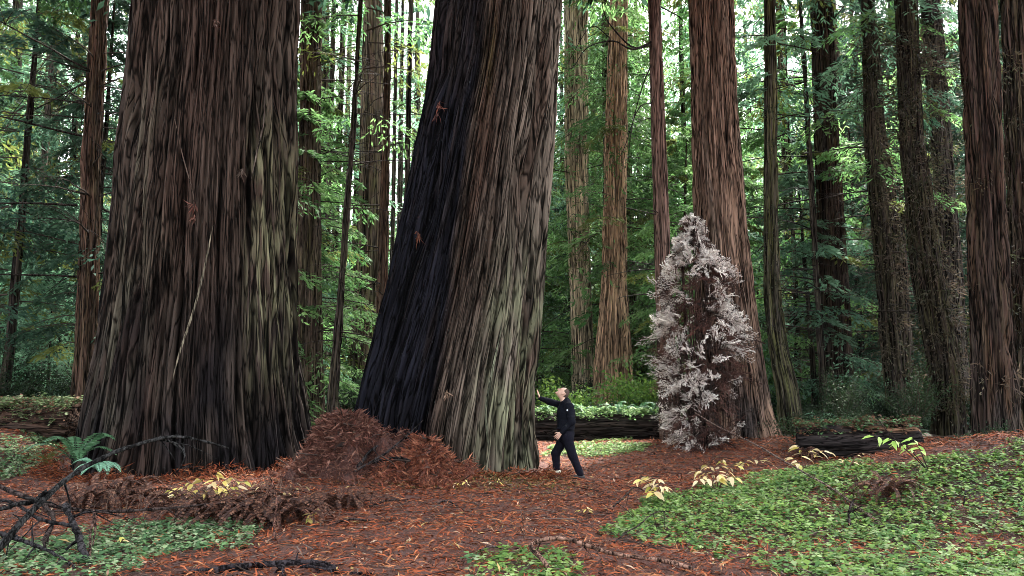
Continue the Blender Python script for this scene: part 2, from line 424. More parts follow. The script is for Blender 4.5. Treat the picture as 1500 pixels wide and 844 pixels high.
# ---- the two giants
def front_ang(T):  # angle seen from the camera: -1 left edge .. 1 right edge, for the near half
    return np.cos(T)
def col_A(T, Z, U, hz, s):
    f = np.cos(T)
    C = lerp(np.array([.092, .064, .052]), np.array([.130, .106, .090]), streak(U, Z, 26, 3.5, 31))
    C = C*(.70+.60*streak(U, Z, 180, 1.2, 32))
    redz = np.exp(-((f+.0)/.38)**2)*np.clip(.35+pn(U*9, Z/5, 9, 33), 0, 1)
    C = lerp(C, np.array([.110, .055, .044]), (redz*.75)[..., None])
    # grey green weathered streaks low on the left
    g = np.exp(-((f+.42)/.28)**2)*(1-ss(4.5, 8.5, hz))*np.clip(.3+1.5*pn(U*60, Z/1.6, 60, 34), 0, 1)
    C = lerp(C, np.array([.29, .28, .21]), g[..., None]*.9)
    # yellow green lichen up the right flank
    m = ss(.64, .78, f+.05*pn(U*30, Z/1.5, 30, 30))*(1-ss(5.6, 7.6, hz))*ss(.5, 2.2, hz)*np.clip(.45+1.7*pn(U*220, Z/.8, 220, 35)+.8*pn(U*50, Z/1.2, 50, 29), 0, 1)
    C = lerp(C, np.array([.36, .37, .23]), m[..., None]*.8)
    gr = ss(.62, .85, f)*ss(5.0, 8.0, hz)*np.clip(.35+1.3*pn(U*90, Z/1.4, 90, 36), 0, 1)
    C = lerp(C, np.array([.20, .175, .145]), gr[..., None]*.8)
    # charred foot
    ch = (1-ss(.7, 4.2, hz+1.4*pn(U*14, Z/2, 14, 37)))*np.clip(.75+1.0*pn(U*34, Z/1.2, 34, 38), .1, 1)*(1-.6*m)
    C = lerp(C, np.array([.022, .021, .026]), ch[..., None]*.93)
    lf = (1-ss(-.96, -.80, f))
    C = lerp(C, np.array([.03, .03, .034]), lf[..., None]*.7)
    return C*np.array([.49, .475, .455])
def col_B(T, Z, U, hz, s):
    f = np.cos(T)
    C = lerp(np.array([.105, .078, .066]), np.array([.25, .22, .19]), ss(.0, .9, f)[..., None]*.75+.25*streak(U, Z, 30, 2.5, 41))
    C = C*(.70+.60*streak(U, Z, 170, 1.3, 42))
    C = lerp(C, np.array([.115, .068, .052]), .6*ss(.5, .8, streak(U, Z, 19, 4.0, 43)))
    g = ss(.15, .6, f)*(1-ss(2.4, 4.8, hz))*np.clip(.45+1.4*pn(U*70, Z/.9, 70, 44), 0, 1)
    C = lerp(C, np.array([.30, .33, .22]), g[..., None]*.85)
    yl = np.exp(-((f+.02)/.12)**2)*ss(6, 7.5, hz)*np.clip(.3+pn(U*60, Z/1.4, 60, 48), 0, 1)
    C = lerp(C, np.array([.17, .145, .055]), yl[..., None]*.7)
    # burnt left half, its edge wandering, blue black
    edge = -.12 - .05*ss(3, 9, hz) + .10*pn(U*9, Z/2.5, 9, 45) + .10*(1-ss(0, 2.5, hz)) + .05*pn(U*60, Z/1.5, 60, 49)
    b = (1-ss(-.07, .06, f-edge))*np.clip(1.05-.30*ss(4.5, 9.5, hz)+.45*pn(U*50, Z/1.6, 50, 46), .25, 1)
    C = lerp(C, np.array([.012, .014, .023])*(.6+.9*streak(U, Z, 120, 1.4, 47)), b[..., None]*.97)
    return C*np.array([.56, .545, .51])
def zlevels(z0, fine_to, step, top, big=1.2):
    return np.concatenate([np.arange(z0, fine_to, step), np.arange(fine_to, top+big, big)])

tA = thing('redwood_tree', (0, 0, 0), 'giant upright redwood trunk with brown furrowed bark and charred foot', 'tree')
zA, cA, rA = profile([(0, 185, 440), (120, 176, 439), (250, 160, 438), (400, 146, 438), (500, 133, 440), (560, 122, 442), (620, 112, 448), (680, 106, 456), (720, 100, 462)], 16.0, 34)
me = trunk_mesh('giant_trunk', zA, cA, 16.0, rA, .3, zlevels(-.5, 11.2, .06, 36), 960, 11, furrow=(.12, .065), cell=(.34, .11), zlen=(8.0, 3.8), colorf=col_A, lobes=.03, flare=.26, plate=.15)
obj('trunk', me, tA)
tB = thing('redwood_tree', (0, 0, 0), 'giant leaning redwood with burnt blue black left side, touched by the person', 'tree')
zB, cB, rB = profile([(0, 641, 819), (120, 626, 814), (250, 602, 803), (400, 572, 797), (480, 553, 792), (540, 536, 788), (600, 518, 786), (660, 505, 785), (700, 500, 786)], 16.2, 34)
me = trunk_mesh('leaning_trunk', zB, cB, 16.2, rB, .3, zlevels(-.4, 11.4, .06, 36), 900, 23, furrow=(.13, .065), cell=(.34, .11), zlen=(8.0, 4.0), twist=-.035, colorf=col_B, lobes=.03, flare=.14, plate=.14)
obj('trunk', me, tB)

# ------------------------------------------------------------------ conifer crowns
def crown_mesh(name, seed, z0, z1, rad, nb, leaves, ll=.20, lw=.06, droop=.35, greens=((.030, .075, .040), (.055, .105, .045)), taper=.8, wood=(.05, .04, .033), yellowish=.12, trunk_r=.1, up=.1):
    rs = np.random.RandomState(seed)
    zb = z0+(z1-z0)*np.sort(rs.rand(nb))**.9
    t01 = (zb-z0)/(z1-z0)
    Lb = rad*(1-taper*t01)*(.55+.75*rs.rand(nb))*np.minimum(1, .55+2.5*t01)
    az = rs.rand(nb)*2*PI
    dr = droop*(.5+rs.rand(nb))
    g0, g1 = np.array(greens[0]), np.array(greens[1])
    cb = lerp(g0, g1, rs.rand(nb)[:, None])
    yb = rs.rand(nb) < yellowish
    cb[yb] = np.array([.11, .135, .035])
    cb = cb*(.65+.7*rs.rand(nb))[:, None]
    def path(i, t):
        l = Lb[i]*t
        return np.stack([np.cos(az[i])*(l+trunk_r), np.sin(az[i])*(l+trunk_r), zb[i]+up*l-dr[i]*l*t*1.0], -1)
    n = nb*leaves
    i = np.repeat(np.arange(nb), leaves)
    # twigs: discrete stations along each bough, alternating sides
    ntw = 16
    tw = rs.randint(0, ntw, n)
    t = .18+.82*(tw+.5)/ntw
    side = np.where(tw % 2 == 0, 1., -1.)
    tl = Lb[i]*.38*np.sin(np.clip(t, 0, 1)*PI*.86+.25)**.8*(.7+.6*((tw*7919+i*104729) % 97)/97.)
    s = rs.rand(n)**.8
    fw = np.stack([np.cos(az[i]), np.sin(az[i]), up-2*dr[i]*t], -1)
    sd = np.stack([-np.sin(az[i]), np.cos(az[i]), np.zeros(n)], -1)*side[:, None]
    tdir = sd*.85+fw*.5
    tdir[:, 2] -= .15+.25*s
    B = path(i, t) + tdir*(tl*s)[:, None] + rs.randn(n, 3)*np.array([.03, .03, .05])*rad*.25
    alt = np.where(rs.rand(n) < .5, 1., -1.)
    D = tdir + (fw*.7*alt[:, None]) + rs.randn(n, 3)*.25
    D[:, 2] -= .1
    S = np.cross(D, np.array([0, 0, 1.])+rs.randn(n, 3)*.45)
    L = ll*(.6+.8*rs.rand(n)); W = lw*(.7+.6*rs.rand(n))
    C = cb[i]*(.75+.5*rs.rand(n))[:, None]
    leaf = kites(B, D, S, L, W, C)
    lines = []
    for b in range(nb):
        tt = np.linspace(0, .95, 5); p = path(np.full(5, b), tt)
        lines.append((p, np.linspace(.012+.006*Lb[b], .004, 5), wood))
    wv, wf, wc = tubes(lines, 3, seed=seed)
    V, Fq, C = join([leaf, (wv, wf, wc)])
    mid = np.concatenate([np.zeros(len(leaf[1])), np.ones(len(wf))])
    return mesh_np(name, V, Fq, C, [M_conifer, M_twig], midx=mid, smooth=False)

TEAL = ((.095, .205, .130), (.145, .27, .165)); GREEN = ((.085, .195, .066), (.138, .245, .085)); DEEP = ((.025, .060, .040), (.045, .090, .052))
CROWN = {
    'far0': crown_mesh('far_crown', 101, 5, 34, 4.2, 90, 120, .34, .10, .35, TEAL),
    'far1': crown_mesh('far_crown', 102, 2, 30, 4.8, 110, 120, .36, .10, .45, GREEN),
    'far2': crown_mesh('far_crown', 103, 9, 36, 4.0, 75, 120, .34, .10, .30, TEAL),
    'far3': crown_mesh('far_crown', 112, 3, 34, 4.6, 150, 170, .34, .10, .4, DEEP),
    'young0': crown_mesh('young_crown', 104, .6, 11, 2.6, 76, 170, .19, .055, .35, GREEN),
    'young1': crown_mesh('young_crown', 105, .3, 8, 2.3, 64, 170, .18, .055, .30, TEAL),
    'young2': crown_mesh('young_crown', 106, 2.0, 15, 2.8, 95, 190, .20, .06, .45, DEEP),
    'high0': crown_mesh('high_crown', 107, 13, 34, 4.5, 90, 150, .30, .085, .40, GREEN, taper=.5),
    'high1': crown_mesh('high_crown', 108, 16, 36, 4.5, 90, 150, .30, .085, .40, DEEP, taper=.5),
    'mid0': crown_mesh('mid_crown', 109, 7, 26, 3.2, 80, 190, .22, .06, .40, GREEN),
    'mid1': crown_mesh('mid_crown', 110, 10, 28, 3.0, 70, 190, .22, .06, .45, TEAL),
    'sparse': crown_mesh('sparse_crown', 111, 6, 30, 3.4, 46, 170, .22, .06, .45, GREEN, yellowish=.3),
}
obj('crown', crown_mesh('giant_crown', 120, 14, 36, 10.0, 230, 230, .42, .13, .3, DEEP, taper=.5, trunk_r=.8), tA, (A_C.x, 16.0, 0))  # crown above the view, widened to shade the foreground
obj('crown', crown_mesh('giant_crown', 121, 14, 36, 9.0, 200, 230, .42, .13, .3, DEEP, taper=.5, trunk_r=.8), tB, (B_C.x+2.0, 16.2, 0))  # also out of view, made wide for shade over the path

def branchwork(name, seed, cxf, cy, rf, z0, z1, n, lmin, lmax, c=(.045, .037, .032), az=None, rise=.1, thick=.02, twigs=5):
    """bare dead side branches with their twigs"""
    rs = np.random.RandomState(seed); lines = []
    for _ in range(n):
        z = z0+(z1-z0)*rs.rand(); a = rs.rand()*2*PI if az is None else az[0]+(az[1]-az[0])*rs.rand()
        l = lmin+(lmax-lmin)*rs.rand()
        p0 = np.array([cxf(z), cy, z]); dirv = np.array([math.cos(a), math.sin(a), 0])
        rise_ = rise*rs.randn()+.05; bend = -.22*rs.rand()
        t = np.linspace(0, 1, 7)
        pts = p0+dirv*(rf(z)*.8+l*t)[:, None]
        pts[:, 2] += l*(rise_*t+bend*t*t)
        pts[:, :2] += np.cumsum(rs.randn(7, 2)*.03*l, 0)*.5
        th = thick*(.5+l*.28)
        lines.append((pts, np.linspace(th, th*.25, 7), c))
        for _k in range(int(twigs*rs.rand()+1)):
            q = 1+rs.randint(5); s = pts[q]; dv = dirv+rs.randn(3)*.6; dv[2] -= .2; ll = l*(.15+.3*rs.rand())
            tp = s+np.outer(np.linspace(0, 1, 4), dv*ll); tp[:, 2] -= .12*ll*np.linspace(0, 1, 4)**2
            lines.append((tp, np.linspace(th*.4, th*.12, 4), c))
    V, Fq, C = tubes(lines, 4, seed=seed)
    return mesh_np(name, V, Fq, C, [M_wood], {'rest': V})
def sprouts_mesh(name, seed, cxf, cy, rf, z0, z1, n, size, cols, per=34, ll=.16, lw=.035, azr=(PI, 2*PI)):
    """tufts of short sprays growing straight out of the bark"""
    rs = np.random.RandomState(seed); parts = []
    zz = z0+(z1-z0)*rs.rand(n); aa = azr[0]+(azr[1]-azr[0])*rs.rand(n)
    for z, a in zip(zz, aa):
        p = np.array([cxf(z)+math.cos(a)*rf(z)*.95, cy+math.sin(a)*rf(z)*.95, z]); sz = size*(.5+rs.rand())
        u = rs.rand(per)[:, None]
        dv = np.array([math.cos(a), math.sin(a), 0])+rs.randn(per, 3)*.65; dv[:, 2] -= .1
        B = p+dv*u*sz; B[:, 2] -= (u[:, 0]**2)*sz*.45
        D = dv+rs.randn(per, 3)*.6; D[:, 2] -= .5
        c = np.array(cols[rs.randint(len(cols))])*(.6+.8*rs.rand())
        parts.append(kites(B, D, rs.randn(per, 3), ll*(.6+.8*rs.rand(per)), lw, np.tile(c, (per, 1))*(.7+.6*rs.rand(per))[:, None]))
    V, Fq, C = join(parts)
    return mesh_np(name, V, Fq, C, [M_conifer], smooth=False)

def tree(label, d, spec, colorf, crown=None, top=30, seed=0, nseg=110, furrow=(.05, .02), cell=(.30, .12), branches=None, sprout=None, cscale=1, dz=0, name='redwood_tree', mat=None, twist=0, step=None, flare=.08, czoff=0):
    z, cx, r = profile(spec, d, top)
    t = thing(name, (0, 0, 0), label, 'tree')
    ztop = 1.6+d*math.tan(R(28))+1
    st = step or max(.10, .0045*d)
    zs = zlevels(float(z[0])-.6 if z[0] < gh(cx[0], d) else gh(cx[0], d)-.5, ztop, st, max(top, ztop+2), 2.0)
    if z[0] > zs[0]:
        z = np.concatenate([[zs[0]], z]); cx = np.concatenate([[cx[0]], cx]); r = np.concatenate([[r[0]*1.08], r])
    me = trunk_mesh('trunk', z, cx, d+dz, r, zs[0], zs, nseg, seed, furrow=furrow, cell=cell, zlen=(2.8, 1.3), colorf=colorf, lobes=.05, flare=flare, mat=mat or M_bark, twist=twist)
    obj('trunk', me, t)
    cxf = lambda q: float(np.interp(q, z, cx)); rf = lambda q: float(np.interp(q, z, r))
    if crown:
        c = obj('crown', CROWN[crown], t); zc = 18
        c.location = (cxf(zc), d+dz, gh(cx[0], d)+czoff); c.rotation_euler = (0, 0, (seed*1.7) % 6.28); c.scale = (cscale, cscale, 1)
    if branches:
        tag(obj('branchwork', branchwork('branchwork', seed+500, cxf, d+dz, rf, *branches), t), kind='stuff')
    if sprout:
        tag(obj('sprout_foliage', sprouts_mesh('sprout_foliage', seed+700, cxf, d+dz, rf, *sprout), t), kind='stuff')
    return t

c_red = col_mix(RED, BROWN, None, .15); c_brown = col_mix(BROWN, np.array([.09, .066, .056]), None, .3)
c_pale = col_mix(PALE, np.array([.48, .36, .25]), None, .35, mossdir=PI*.9); c_pale2 = col_mix(np.array([.58, .38, .25]), np.array([.42, .26, .175]), None, .1)
c_dark = col_mix(DARK, np.array([.07, .055, .048]), None, .25); c_mossy = col_mix(np.array([.10, .085, .06]), np.array([.13, .13, .07]), None, .8)
c_tan = col_mix(np.array([.215, .142, .104]), np.array([.160, .103, .076]), np.array([.21, .16, .125]), .05, base_shade=1.15)
c_dkbr = col_mix(np.array([.046, .028, .021]), np.array([.029, .021, .019]), None, .1, base_shade=.9)
c_shag = col_mix(np.array([.042, .031, .025]), np.array([.030, .025, .022]), None, .3, base_shade=.6)
OLIVE = [(.053, .044, .026), (.039, .044, .024), (.063, .047, .034), (.079, .068, .047)]

# left side
tree('slim straight redwood with red brown bark just behind the upright giant, on its left', 26, [(0, 133, 161), (250, 118, 149), (420, 112, 147), (560, 103, 146), (620, 96, 152)], c_red, 'high0', seed=31, branches=(4, 14, 44, 1.5, 5.5), czoff=1)
tree('greenish mossy trunk hung with foliage near the far left edge', 42, [(80, 67, 88), (250, 60, 86), (400, 56, 85), (600, 48, 90)], c_mossy, 'far0', seed=32, nseg=64, branches=(4, 20, 20, 1.5, 4), mat=M_bark_far, sprout=(3, 24, 60, 1.4, [(.05, .10, .045), (.09, .12, .05)], 40, .3, .08))
tree('dark slim trunk at the extreme left edge of the forest', 45, [(0, 18, 34), (250, 8, 30), (420, 2, 29), (600, -6, 32)], c_dark, 'far2', seed=33, nseg=56, branches=(3, 18, 16, 1.5, 4), mat=M_bark_far)
tree('pole thin dark trunk between the mossy trunk and the slim red one', 40, [(0, 112, 120), (250, 102, 112), (600, 87, 101)], c_dark, None, seed=34, nseg=40, branches=(3, 16, 18, 1.2, 3), mat=M_bark_far)
# between the giants
tree('ridged red brown redwood tucked against the right flank of the upright giant', 27, [(0, 440, 472), (200, 437, 471), (420, 434, 471), (620, 426, 476)], c_brown, 'high1', seed=35, branches=(3, 14, 22, 1.2, 3.5, (.05, .04, .035), (-1, 1)))
tree('thick hazy redwood between the giants, reddish below and grey green above', 35, [(0, 533, 560), (190, 527, 566), (420, 519, 562), (620, 506, 568)], col_mix(np.array([.17, .11, .09]), np.array([.12, .10, .08]), None, .5), None, seed=36, nseg=90, branches=(4, 18, 20, 1.5, 4), mat=M_bark_far)
tree('slender red brown trunk standing in front of the thick hazy redwood', 27, [(0, 563, 574), (200, 560, 572), (420, 552, 569), (620, 544, 571)], c_red, None, seed=37, nseg=48, branches=(4, 14, 22, 1.0, 3.2), czoff=4)
tree('dark thin trunk slanting to the right across the bright sky gap', 24, [(0, 525, 532), (200, 512, 521), (420, 494, 506), (620, 475, 493)], c_dark, 'sparse', seed=38, nseg=40, branches=(3, 13, 26, .8, 2.8), czoff=3)
tree('hazy grey thin trunk just left of the dark slanting trunk', 40, [(0, 500, 509), (250, 490, 500), (420, 483, 494), (620, 472, 491)], c_brown, 'far2', seed=39, nseg=40, branches=(3, 18, 12, 1, 3), mat=M_bark_far)
tree('dim thin trunk seen close to the left slope of the leaning giant', 33, [(0, 598, 606), (250, 592, 601), (420, 584, 594), (620, 570, 584)], c_dark, None, seed=40, nseg=40, branches=(3, 17, 22, 1, 3.5), mat=M_bark_far)
# right of the leaning giant
tree('pale sunlit trunk patched with yellow moss, beside the leaning giant', 38, [(0, 826, 862), (250, 827, 862), (420, 834, 866), (570, 837, 873)], c_pale, 'sparse', seed=41, nseg=110, branches=(5, 19, 16, 1.2, 3.5), sprout=(7, 20, 26, 1.2, [(.10, .17, .05), (.07, .13, .045)], 40, .24, .07))
tree('sunlit orange brown redwood with frayed bark and a broad fluted foot', 34, [(0, 893, 920), (120, 888, 920), (260, 884, 919), (420, 880, 919), (560, 868, 928)], c_pale2, 'sparse', seed=42, nseg=130, furrow=(.07, .03), branches=(6, 17, 14, 1.0, 3.0, (.20, .16, .12), (PI, 2*PI), .1, .012), sprout=(8, 18, 12, 1.0, [(.09, .16, .05)], 40, .22, .07))
t13 = tree('slim pinkish brown trunk with small knots, left of the white needled sprouts', 21, [(0, 949, 968), (250, 955, 978), (450, 960, 985), (670, 968, 1002)], col_mix(np.array([.20, .125, .10]), np.array([.15, .10, .085]), None, .1), 'mid0', seed=43, furrow=(.02, .012), cell=(.14, .06), nseg=90, branches=(4, 11, 12, .5, 2.0, (.04, .035, .03)), czoff=6)
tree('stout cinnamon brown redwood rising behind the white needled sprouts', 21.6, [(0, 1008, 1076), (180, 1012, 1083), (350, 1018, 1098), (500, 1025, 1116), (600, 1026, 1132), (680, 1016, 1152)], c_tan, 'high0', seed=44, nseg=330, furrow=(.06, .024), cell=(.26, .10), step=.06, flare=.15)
tree('narrow dark trunk with a crooked mossy foot beside the cinnamon redwood', 23, [(0, 1119, 1137), (250, 1118, 1140), (420, 1118, 1144), (500, 1124, 1152), (570, 1136, 1170), (680, 1146, 1188)], col_mix(np.array([.05, .045, .04]), np.array([.07, .06, .045]), None, .75), 'mid1', seed=45, nseg=90, branches=(3, 12, 18, .8, 3), sprout=(1.5, 12, 40, .35, [(.045, .06, .035), (.06, .06, .045)], 24, .11, .03))
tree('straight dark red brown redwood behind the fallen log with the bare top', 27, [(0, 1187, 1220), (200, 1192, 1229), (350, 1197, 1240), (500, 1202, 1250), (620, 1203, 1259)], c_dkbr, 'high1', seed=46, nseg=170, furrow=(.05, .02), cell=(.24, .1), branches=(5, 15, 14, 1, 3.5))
tree('dead black pole with bare spreading branches left of the dark red redwood', 25.5, [(0, 1168, 1175), (200, 1180, 1189), (420, 1192, 1202), (620, 1202, 1216)], c_dark, None, top=16, seed=47, nseg=40, branches=(4, 13, 34, 1.0, 3.6, (.03, .027, .025), (.7*PI, 1.35*PI)))
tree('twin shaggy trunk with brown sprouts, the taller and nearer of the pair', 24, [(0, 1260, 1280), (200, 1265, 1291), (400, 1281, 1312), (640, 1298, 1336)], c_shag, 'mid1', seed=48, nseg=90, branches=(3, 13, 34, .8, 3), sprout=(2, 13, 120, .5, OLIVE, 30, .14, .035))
tree('dark companion trunk standing tight behind the shaggy twin', 25.5, [(60, 1276, 1288), (200, 1286, 1300), (400, 1308, 1331), (640, 1318, 1340)], c_dark, 'mid0', seed=49, nseg=70, branches=(3, 13, 18, .8, 3))
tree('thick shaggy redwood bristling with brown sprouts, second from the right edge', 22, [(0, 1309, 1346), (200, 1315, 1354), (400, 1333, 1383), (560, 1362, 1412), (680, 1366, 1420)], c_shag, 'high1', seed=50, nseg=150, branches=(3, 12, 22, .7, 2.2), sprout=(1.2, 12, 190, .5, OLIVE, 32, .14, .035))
tree('grey ribbed trunk pressed behind the thick shaggy redwood', 24.5, [(0, 1346, 1380), (300, 1370, 1403), (640, 1388, 1428)], col_mix(np.array([.050, .043, .039]), np.array([.060, .051, .048]), None, .1, base_shade=.7), 'high1', seed=51, nseg=120, sprout=(2, 14, 40, .4, OLIVE, 26, .14, .035))
tree('massive dark chestnut redwood at the right edge of the grove', 18, [(0, 1401, 1462), (300, 1415, 1476), (500, 1420, 1488), (660, 1424, 1504)], col_mix(np.array([.054, .030, .021]), np.array([.046, .032, .028]), None, .1, base_shade=1.), 'high1', seed=52, nseg=260, furrow=(.08, .03), cell=(.32, .12), step=.07, sprout=(1.5, 10, 16, .35, OLIVE, 26, .13, .03))
tree('dark trunk cut by the frame, joined to the chestnut redwood', 18.8, [(0, 1464, 1510), (300, 1474, 1536), (660, 1486, 1570)], col_mix(np.array([.061, .039, .030]), np.array([.039, .030, .028]), None, .2, base_shade=1.), 'high1', seed=53, nseg=200, furrow=(.08, .03), cell=(.32, .12), step=.07, sprout=(1.5, 10, 50, .35, OLIVE, 26, .13, .03))

# ------------------------------------------------------------------ far forest
rng = random.Random(5)
def far_trunk(name, seed, h, r, c):
    zs = np.concatenate([np.arange(-.6, h*.6, .5), np.arange(h*.6, h, 2.)])
    z = np.array([-1., 0, 2, h]); rr = np.array([r*1.5, r*1.25, r, r*.25])
    rs = np.random.RandomState(seed); cx = np.array([0, 0, rs.randn()*.1, rs.randn()*.5])
    th_h = H
    return trunk_mesh(name, z, cx, 0.0, rr, 0, zs, 24, seed, furrow=(.04, .02), cell=(.35, .16), colorf=c, lobes=.05, mat=M_bark_far)
TR = [far_trunk('far_trunk', 300+i, 36, r, c) for i, (r, c) in enumerate([(.30, c_brown), (.42, c_red), (.24, c_dark), (.55, c_brown), (.34, c_mossy)])]
YT = [far_trunk('young_trunk', 320+i, h, r, c) for i, (h, r, c) in enumerate([(11, .09, c_brown), (8, .08, c_dark), (15, .12, c_dark)])]
GAP = [(505, 556, 36), (80, 118, 45)]
MARKS = [(18, 'the dark trunk at the extreme left'), (70, 'the mossy trunk'), (105, 'the thin pole trunk'), (133, 'the slim red trunk'), (290, 'the upright giant'), (452, 'the ridged brown redwood'), (488, 'the grey thin trunk'), (542, 'the thick hazy redwood'), (690, 'the leaning giant'), (850, 'the pale mossy trunk'), (900, 'the orange brown redwood'), (972, 'the slim pinkish trunk'), (1060, 'the cinnamon redwood'), (1132, 'the narrow dark trunk'), (1222, 'the dark red redwood'), (1296, 'the shaggy twin'), (1360, 'the thick shaggy redwood'), (1450, 'the chestnut redwood')]
CELLS = {}
def note(t, px, d, what, cat): CELLS.setdefault((what, sum(px > m for m, _ in MARKS)), []).append((d, t, cat, px))
def label_cells():
    for (what, k), l in CELLS.items():
        l.sort(key=lambda q: q[3])
        where = 'left of '+MARKS[0][1] if k == 0 else 'right of '+MARKS[-1][1] if k == len(MARKS) else 'between '+MARKS[k-1][1]+' and '+MARKS[k][1]
        m = len(l); pre = [''] if m == 1 else ['leftmost ']+['middle ' if m == 3 else '']*(m-2)+['rightmost ']
        for (d, t, cat, _), a in zip(l, pre): tag(t, a+what+' '+where, cat, what+' '+where)
placed = []
def spot(px, d, mind):
    x = (px-750)/F*d
    if any((x-a)**2+(d-b)**2 < mind*mind for a, b in placed): return None
    placed.append((x, d)); return x
n = 0
for it in range(900):
    if n >= 84: break
    d = rng.uniform(38, 100); px = rng.uniform(-120, 1620)
    if 150 < px < 430 and rng.random() < .75: continue
    if 610 < px < 780 and rng.random() < .75: continue
    skip = False
    for a, b, mx in GAP:
        wid = 3.2/d*F
        if a-wid < px < b+wid and d > mx: skip = True
    if skip: continue
    x = spot(px, d, 3.2)
    if x is None: continue
    t = thing('conifer_tree', (x, d, gh(x, d)), None, 'tree', None, rng.uniform(0, 6.28)); note(t, px, d, 'tall background conifer' if px > 640 else 'tall hazy conifer', 'tree')
    s = rng.uniform(.85, 1.2); t.scale = (s, s, s)
    obj('trunk', TR[rng.randrange(5)], t)
    obj('crown', CROWN[rng.choice(['far0', 'far1', 'far2'] if 640 < px < 1160 else ['far0', 'far2', 'far1'] if px < 640 else ['far3', 'far3', 'far0'])], t)
    n += 1
for px, d, ti, s_ in [(478, 37, 2, .8), (514, 44, 0, .8), (585, 46, 2, .9), (466, 42, 3, .7), (500, 52, 4, .9), (574, 39, 2, .6), (44, 37, 2, .8), (92, 47, 0, .9), (28, 50, 3, .8), (60, 55, 2, .9), (1012, 40, 2, .8), (1160, 36, 0, .8), (1246, 42, 3, .9), (940, 48, 0, .9)]:
    x = (px-750)/F*d; t = thing('conifer_tree', (x, d, gh(x, d)), None, 'tree', None, px % 6); t.scale = (s_, s_, 1); note(t, px, d, 'slim conifer', 'tree')
    obj('trunk', TR[ti], t); obj('crown', CROWN['sparse'], t, (0, 0, 9))
# low trees inside the sky gaps: they stop below the bright openings
for px, d, k in [(515, 60, 'young0'), (545, 52, 'young1'), (530, 75, 'young0'), (835, 60, 'young0'), (850, 75, 'young0'), (815, 50, 'young1'), (90, 60, 'young0'), (110, 50, 'young1'), (70, 75, 'young0'), (500, 45, 'young1'), (560, 62, 'young0')]:
    x = (px-750)/F*d
    t = thing('young_conifer', (x, d, gh(x, d)), None, 'tree', None, rng.uniform(0, 6.28)); note(t, px, d, 'young leafy conifer', 'tree')
    s = rng.uniform(1.1, 1.5); t.scale = (s, s, s)
    obj('trunk', YT[0 if k == 'young0' else 1], t); obj('crown', CROWN[k], t)
n = 0
for it in range(900):
    if n >= 84: break
    d = rng.uniform(27, 58); px = rng.uniform(-60, 1560)
    if 160 < px < 430 or 630 < px < 775: continue
    if d < 33 and (900 < px < 1000 or 1190 < px < 1260): continue
    if d < 41 and 805 < px < 935: continue
    if 485 < px < 575 or 75 < px < 120 and d > 40: continue
    x = spot(px, d, 2.2)
    if x is None: continue
    k = rng.choice(['young1', 'young1', 'young2'] if px < 400 else ['young0', 'young1', 'young2'] if px < 1000 else ['young2', 'young2', 'young2', 'young1'])
    if px > 1000 and px < 1170: k = rng.choice(['young0', 'young1', 'young0'])
    t = thing('young_conifer', (x, d, gh(x, d)), None, 'tree', None, rng.uniform(0, 6.28)); note(t, px, d, 'young leafy conifer', 'tree')
    s = rng.uniform(.8, 1.5); t.scale = (s, s, s)
    obj('trunk', YT[('young0', 'young1', 'young2').index(k)], t); obj('crown', CROWN[k], t)
    n += 1
# the wood beyond, one mass
def far_wood():
    rs = np.random.RandomState(77); m = 130000
    d = 102+30*rs.rand(m); px = -250+2000*rs.rand(m)
    x = (px-750)/F*d
    col_ = 25+ 34*np.clip(.5+1.5*pn(px/40, d*0+.5, None, 61), 0, 1)
    for a, b, _ in GAP: col_ = np.where((px > a-12) & (px < b+12), np.minimum(col_, 23), col_)
    z = H(x, d) + col_*rs.rand(m)**.8
    z = np.round(z/1.3)*1.3 + rs.randn(m)*.35
    B = np.stack([x, d, z], -1); D = rs.randn(m, 3); D[:, 2] -= .5
    c = lerp(np.array([.08, .17, .115]), np.array([.13, .23, .14]), rs.rand(m, 1))*(.6+.8*rs.rand(m, 1))
    V, Fq, C = kites(B, D, rs.randn(m, 3), .85*(.6+.8*rs.rand(m)), .34, c)
    tag(obj('far_woodland', mesh_np('far_woodland', V, Fq, C, [M_conifer], smooth=False)), kind='stuff')
far_wood()

# ------------------------------------------------------------------ shrubs and undergrowth
def shrub_mesh(name, seed, rx, h, n, ll, lw, cols, flat=.0, nst=14):
    rs = np.random.RandomState(seed); lines = []; parts = []
    tips = []
    for k in range(nst):
        a = rs.rand()*2*PI; l = rx*(.35+.65*rs.rand()); zt = h*(.45+.55*rs.rand())*(1-.3*(l/rx)**2)
        t = np.linspace(0, 1, 6)
        p = np.stack([math.cos(a)*l*t**1.4, math.sin(a)*l*t**1.4, zt*t**.8], -1)+np.cumsum(rs.randn(6, 3)*.02*h, 0)
        lines.append((p, np.linspace(.018, .004, 6)*max(.6, h/2), (.05, .04, .03)))
        m = n//nst; u = .25+.75*rs.rand(m)**.7
        c0 = np.array([np.interp(u, t, p[:, j]) for j in range(3)]).T
        B = c0+rs.randn(m, 3)*np.array([.16, .16, .10])*rx
        D = rs.randn(m, 3)+np.array([math.cos(a), math.sin(a), -.1])*.8
        S = np.cross(D, np.array([0, 0, 1.])+rs.randn(m, 3)*.5)
        cc = np.array(cols[rs.randint(len(cols))])*(.7+.6*rs.rand())
        parts.append(kites(B, D, S, ll*(.6+.8*rs.rand(m)), lw*(.7+.6*rs.rand(m)), np.tile(cc, (m, 1))*(.7+.6*rs.rand(m))[:, None]))
    leaf = join(parts); wv = tubes(lines, 3, seed=seed)
    lm = mesh_np(name+'_foliage', *leaf, [M_broad], smooth=False)
    sm = mesh_np(name+'_stems', *wv, [M_twig])
    return lm, sm
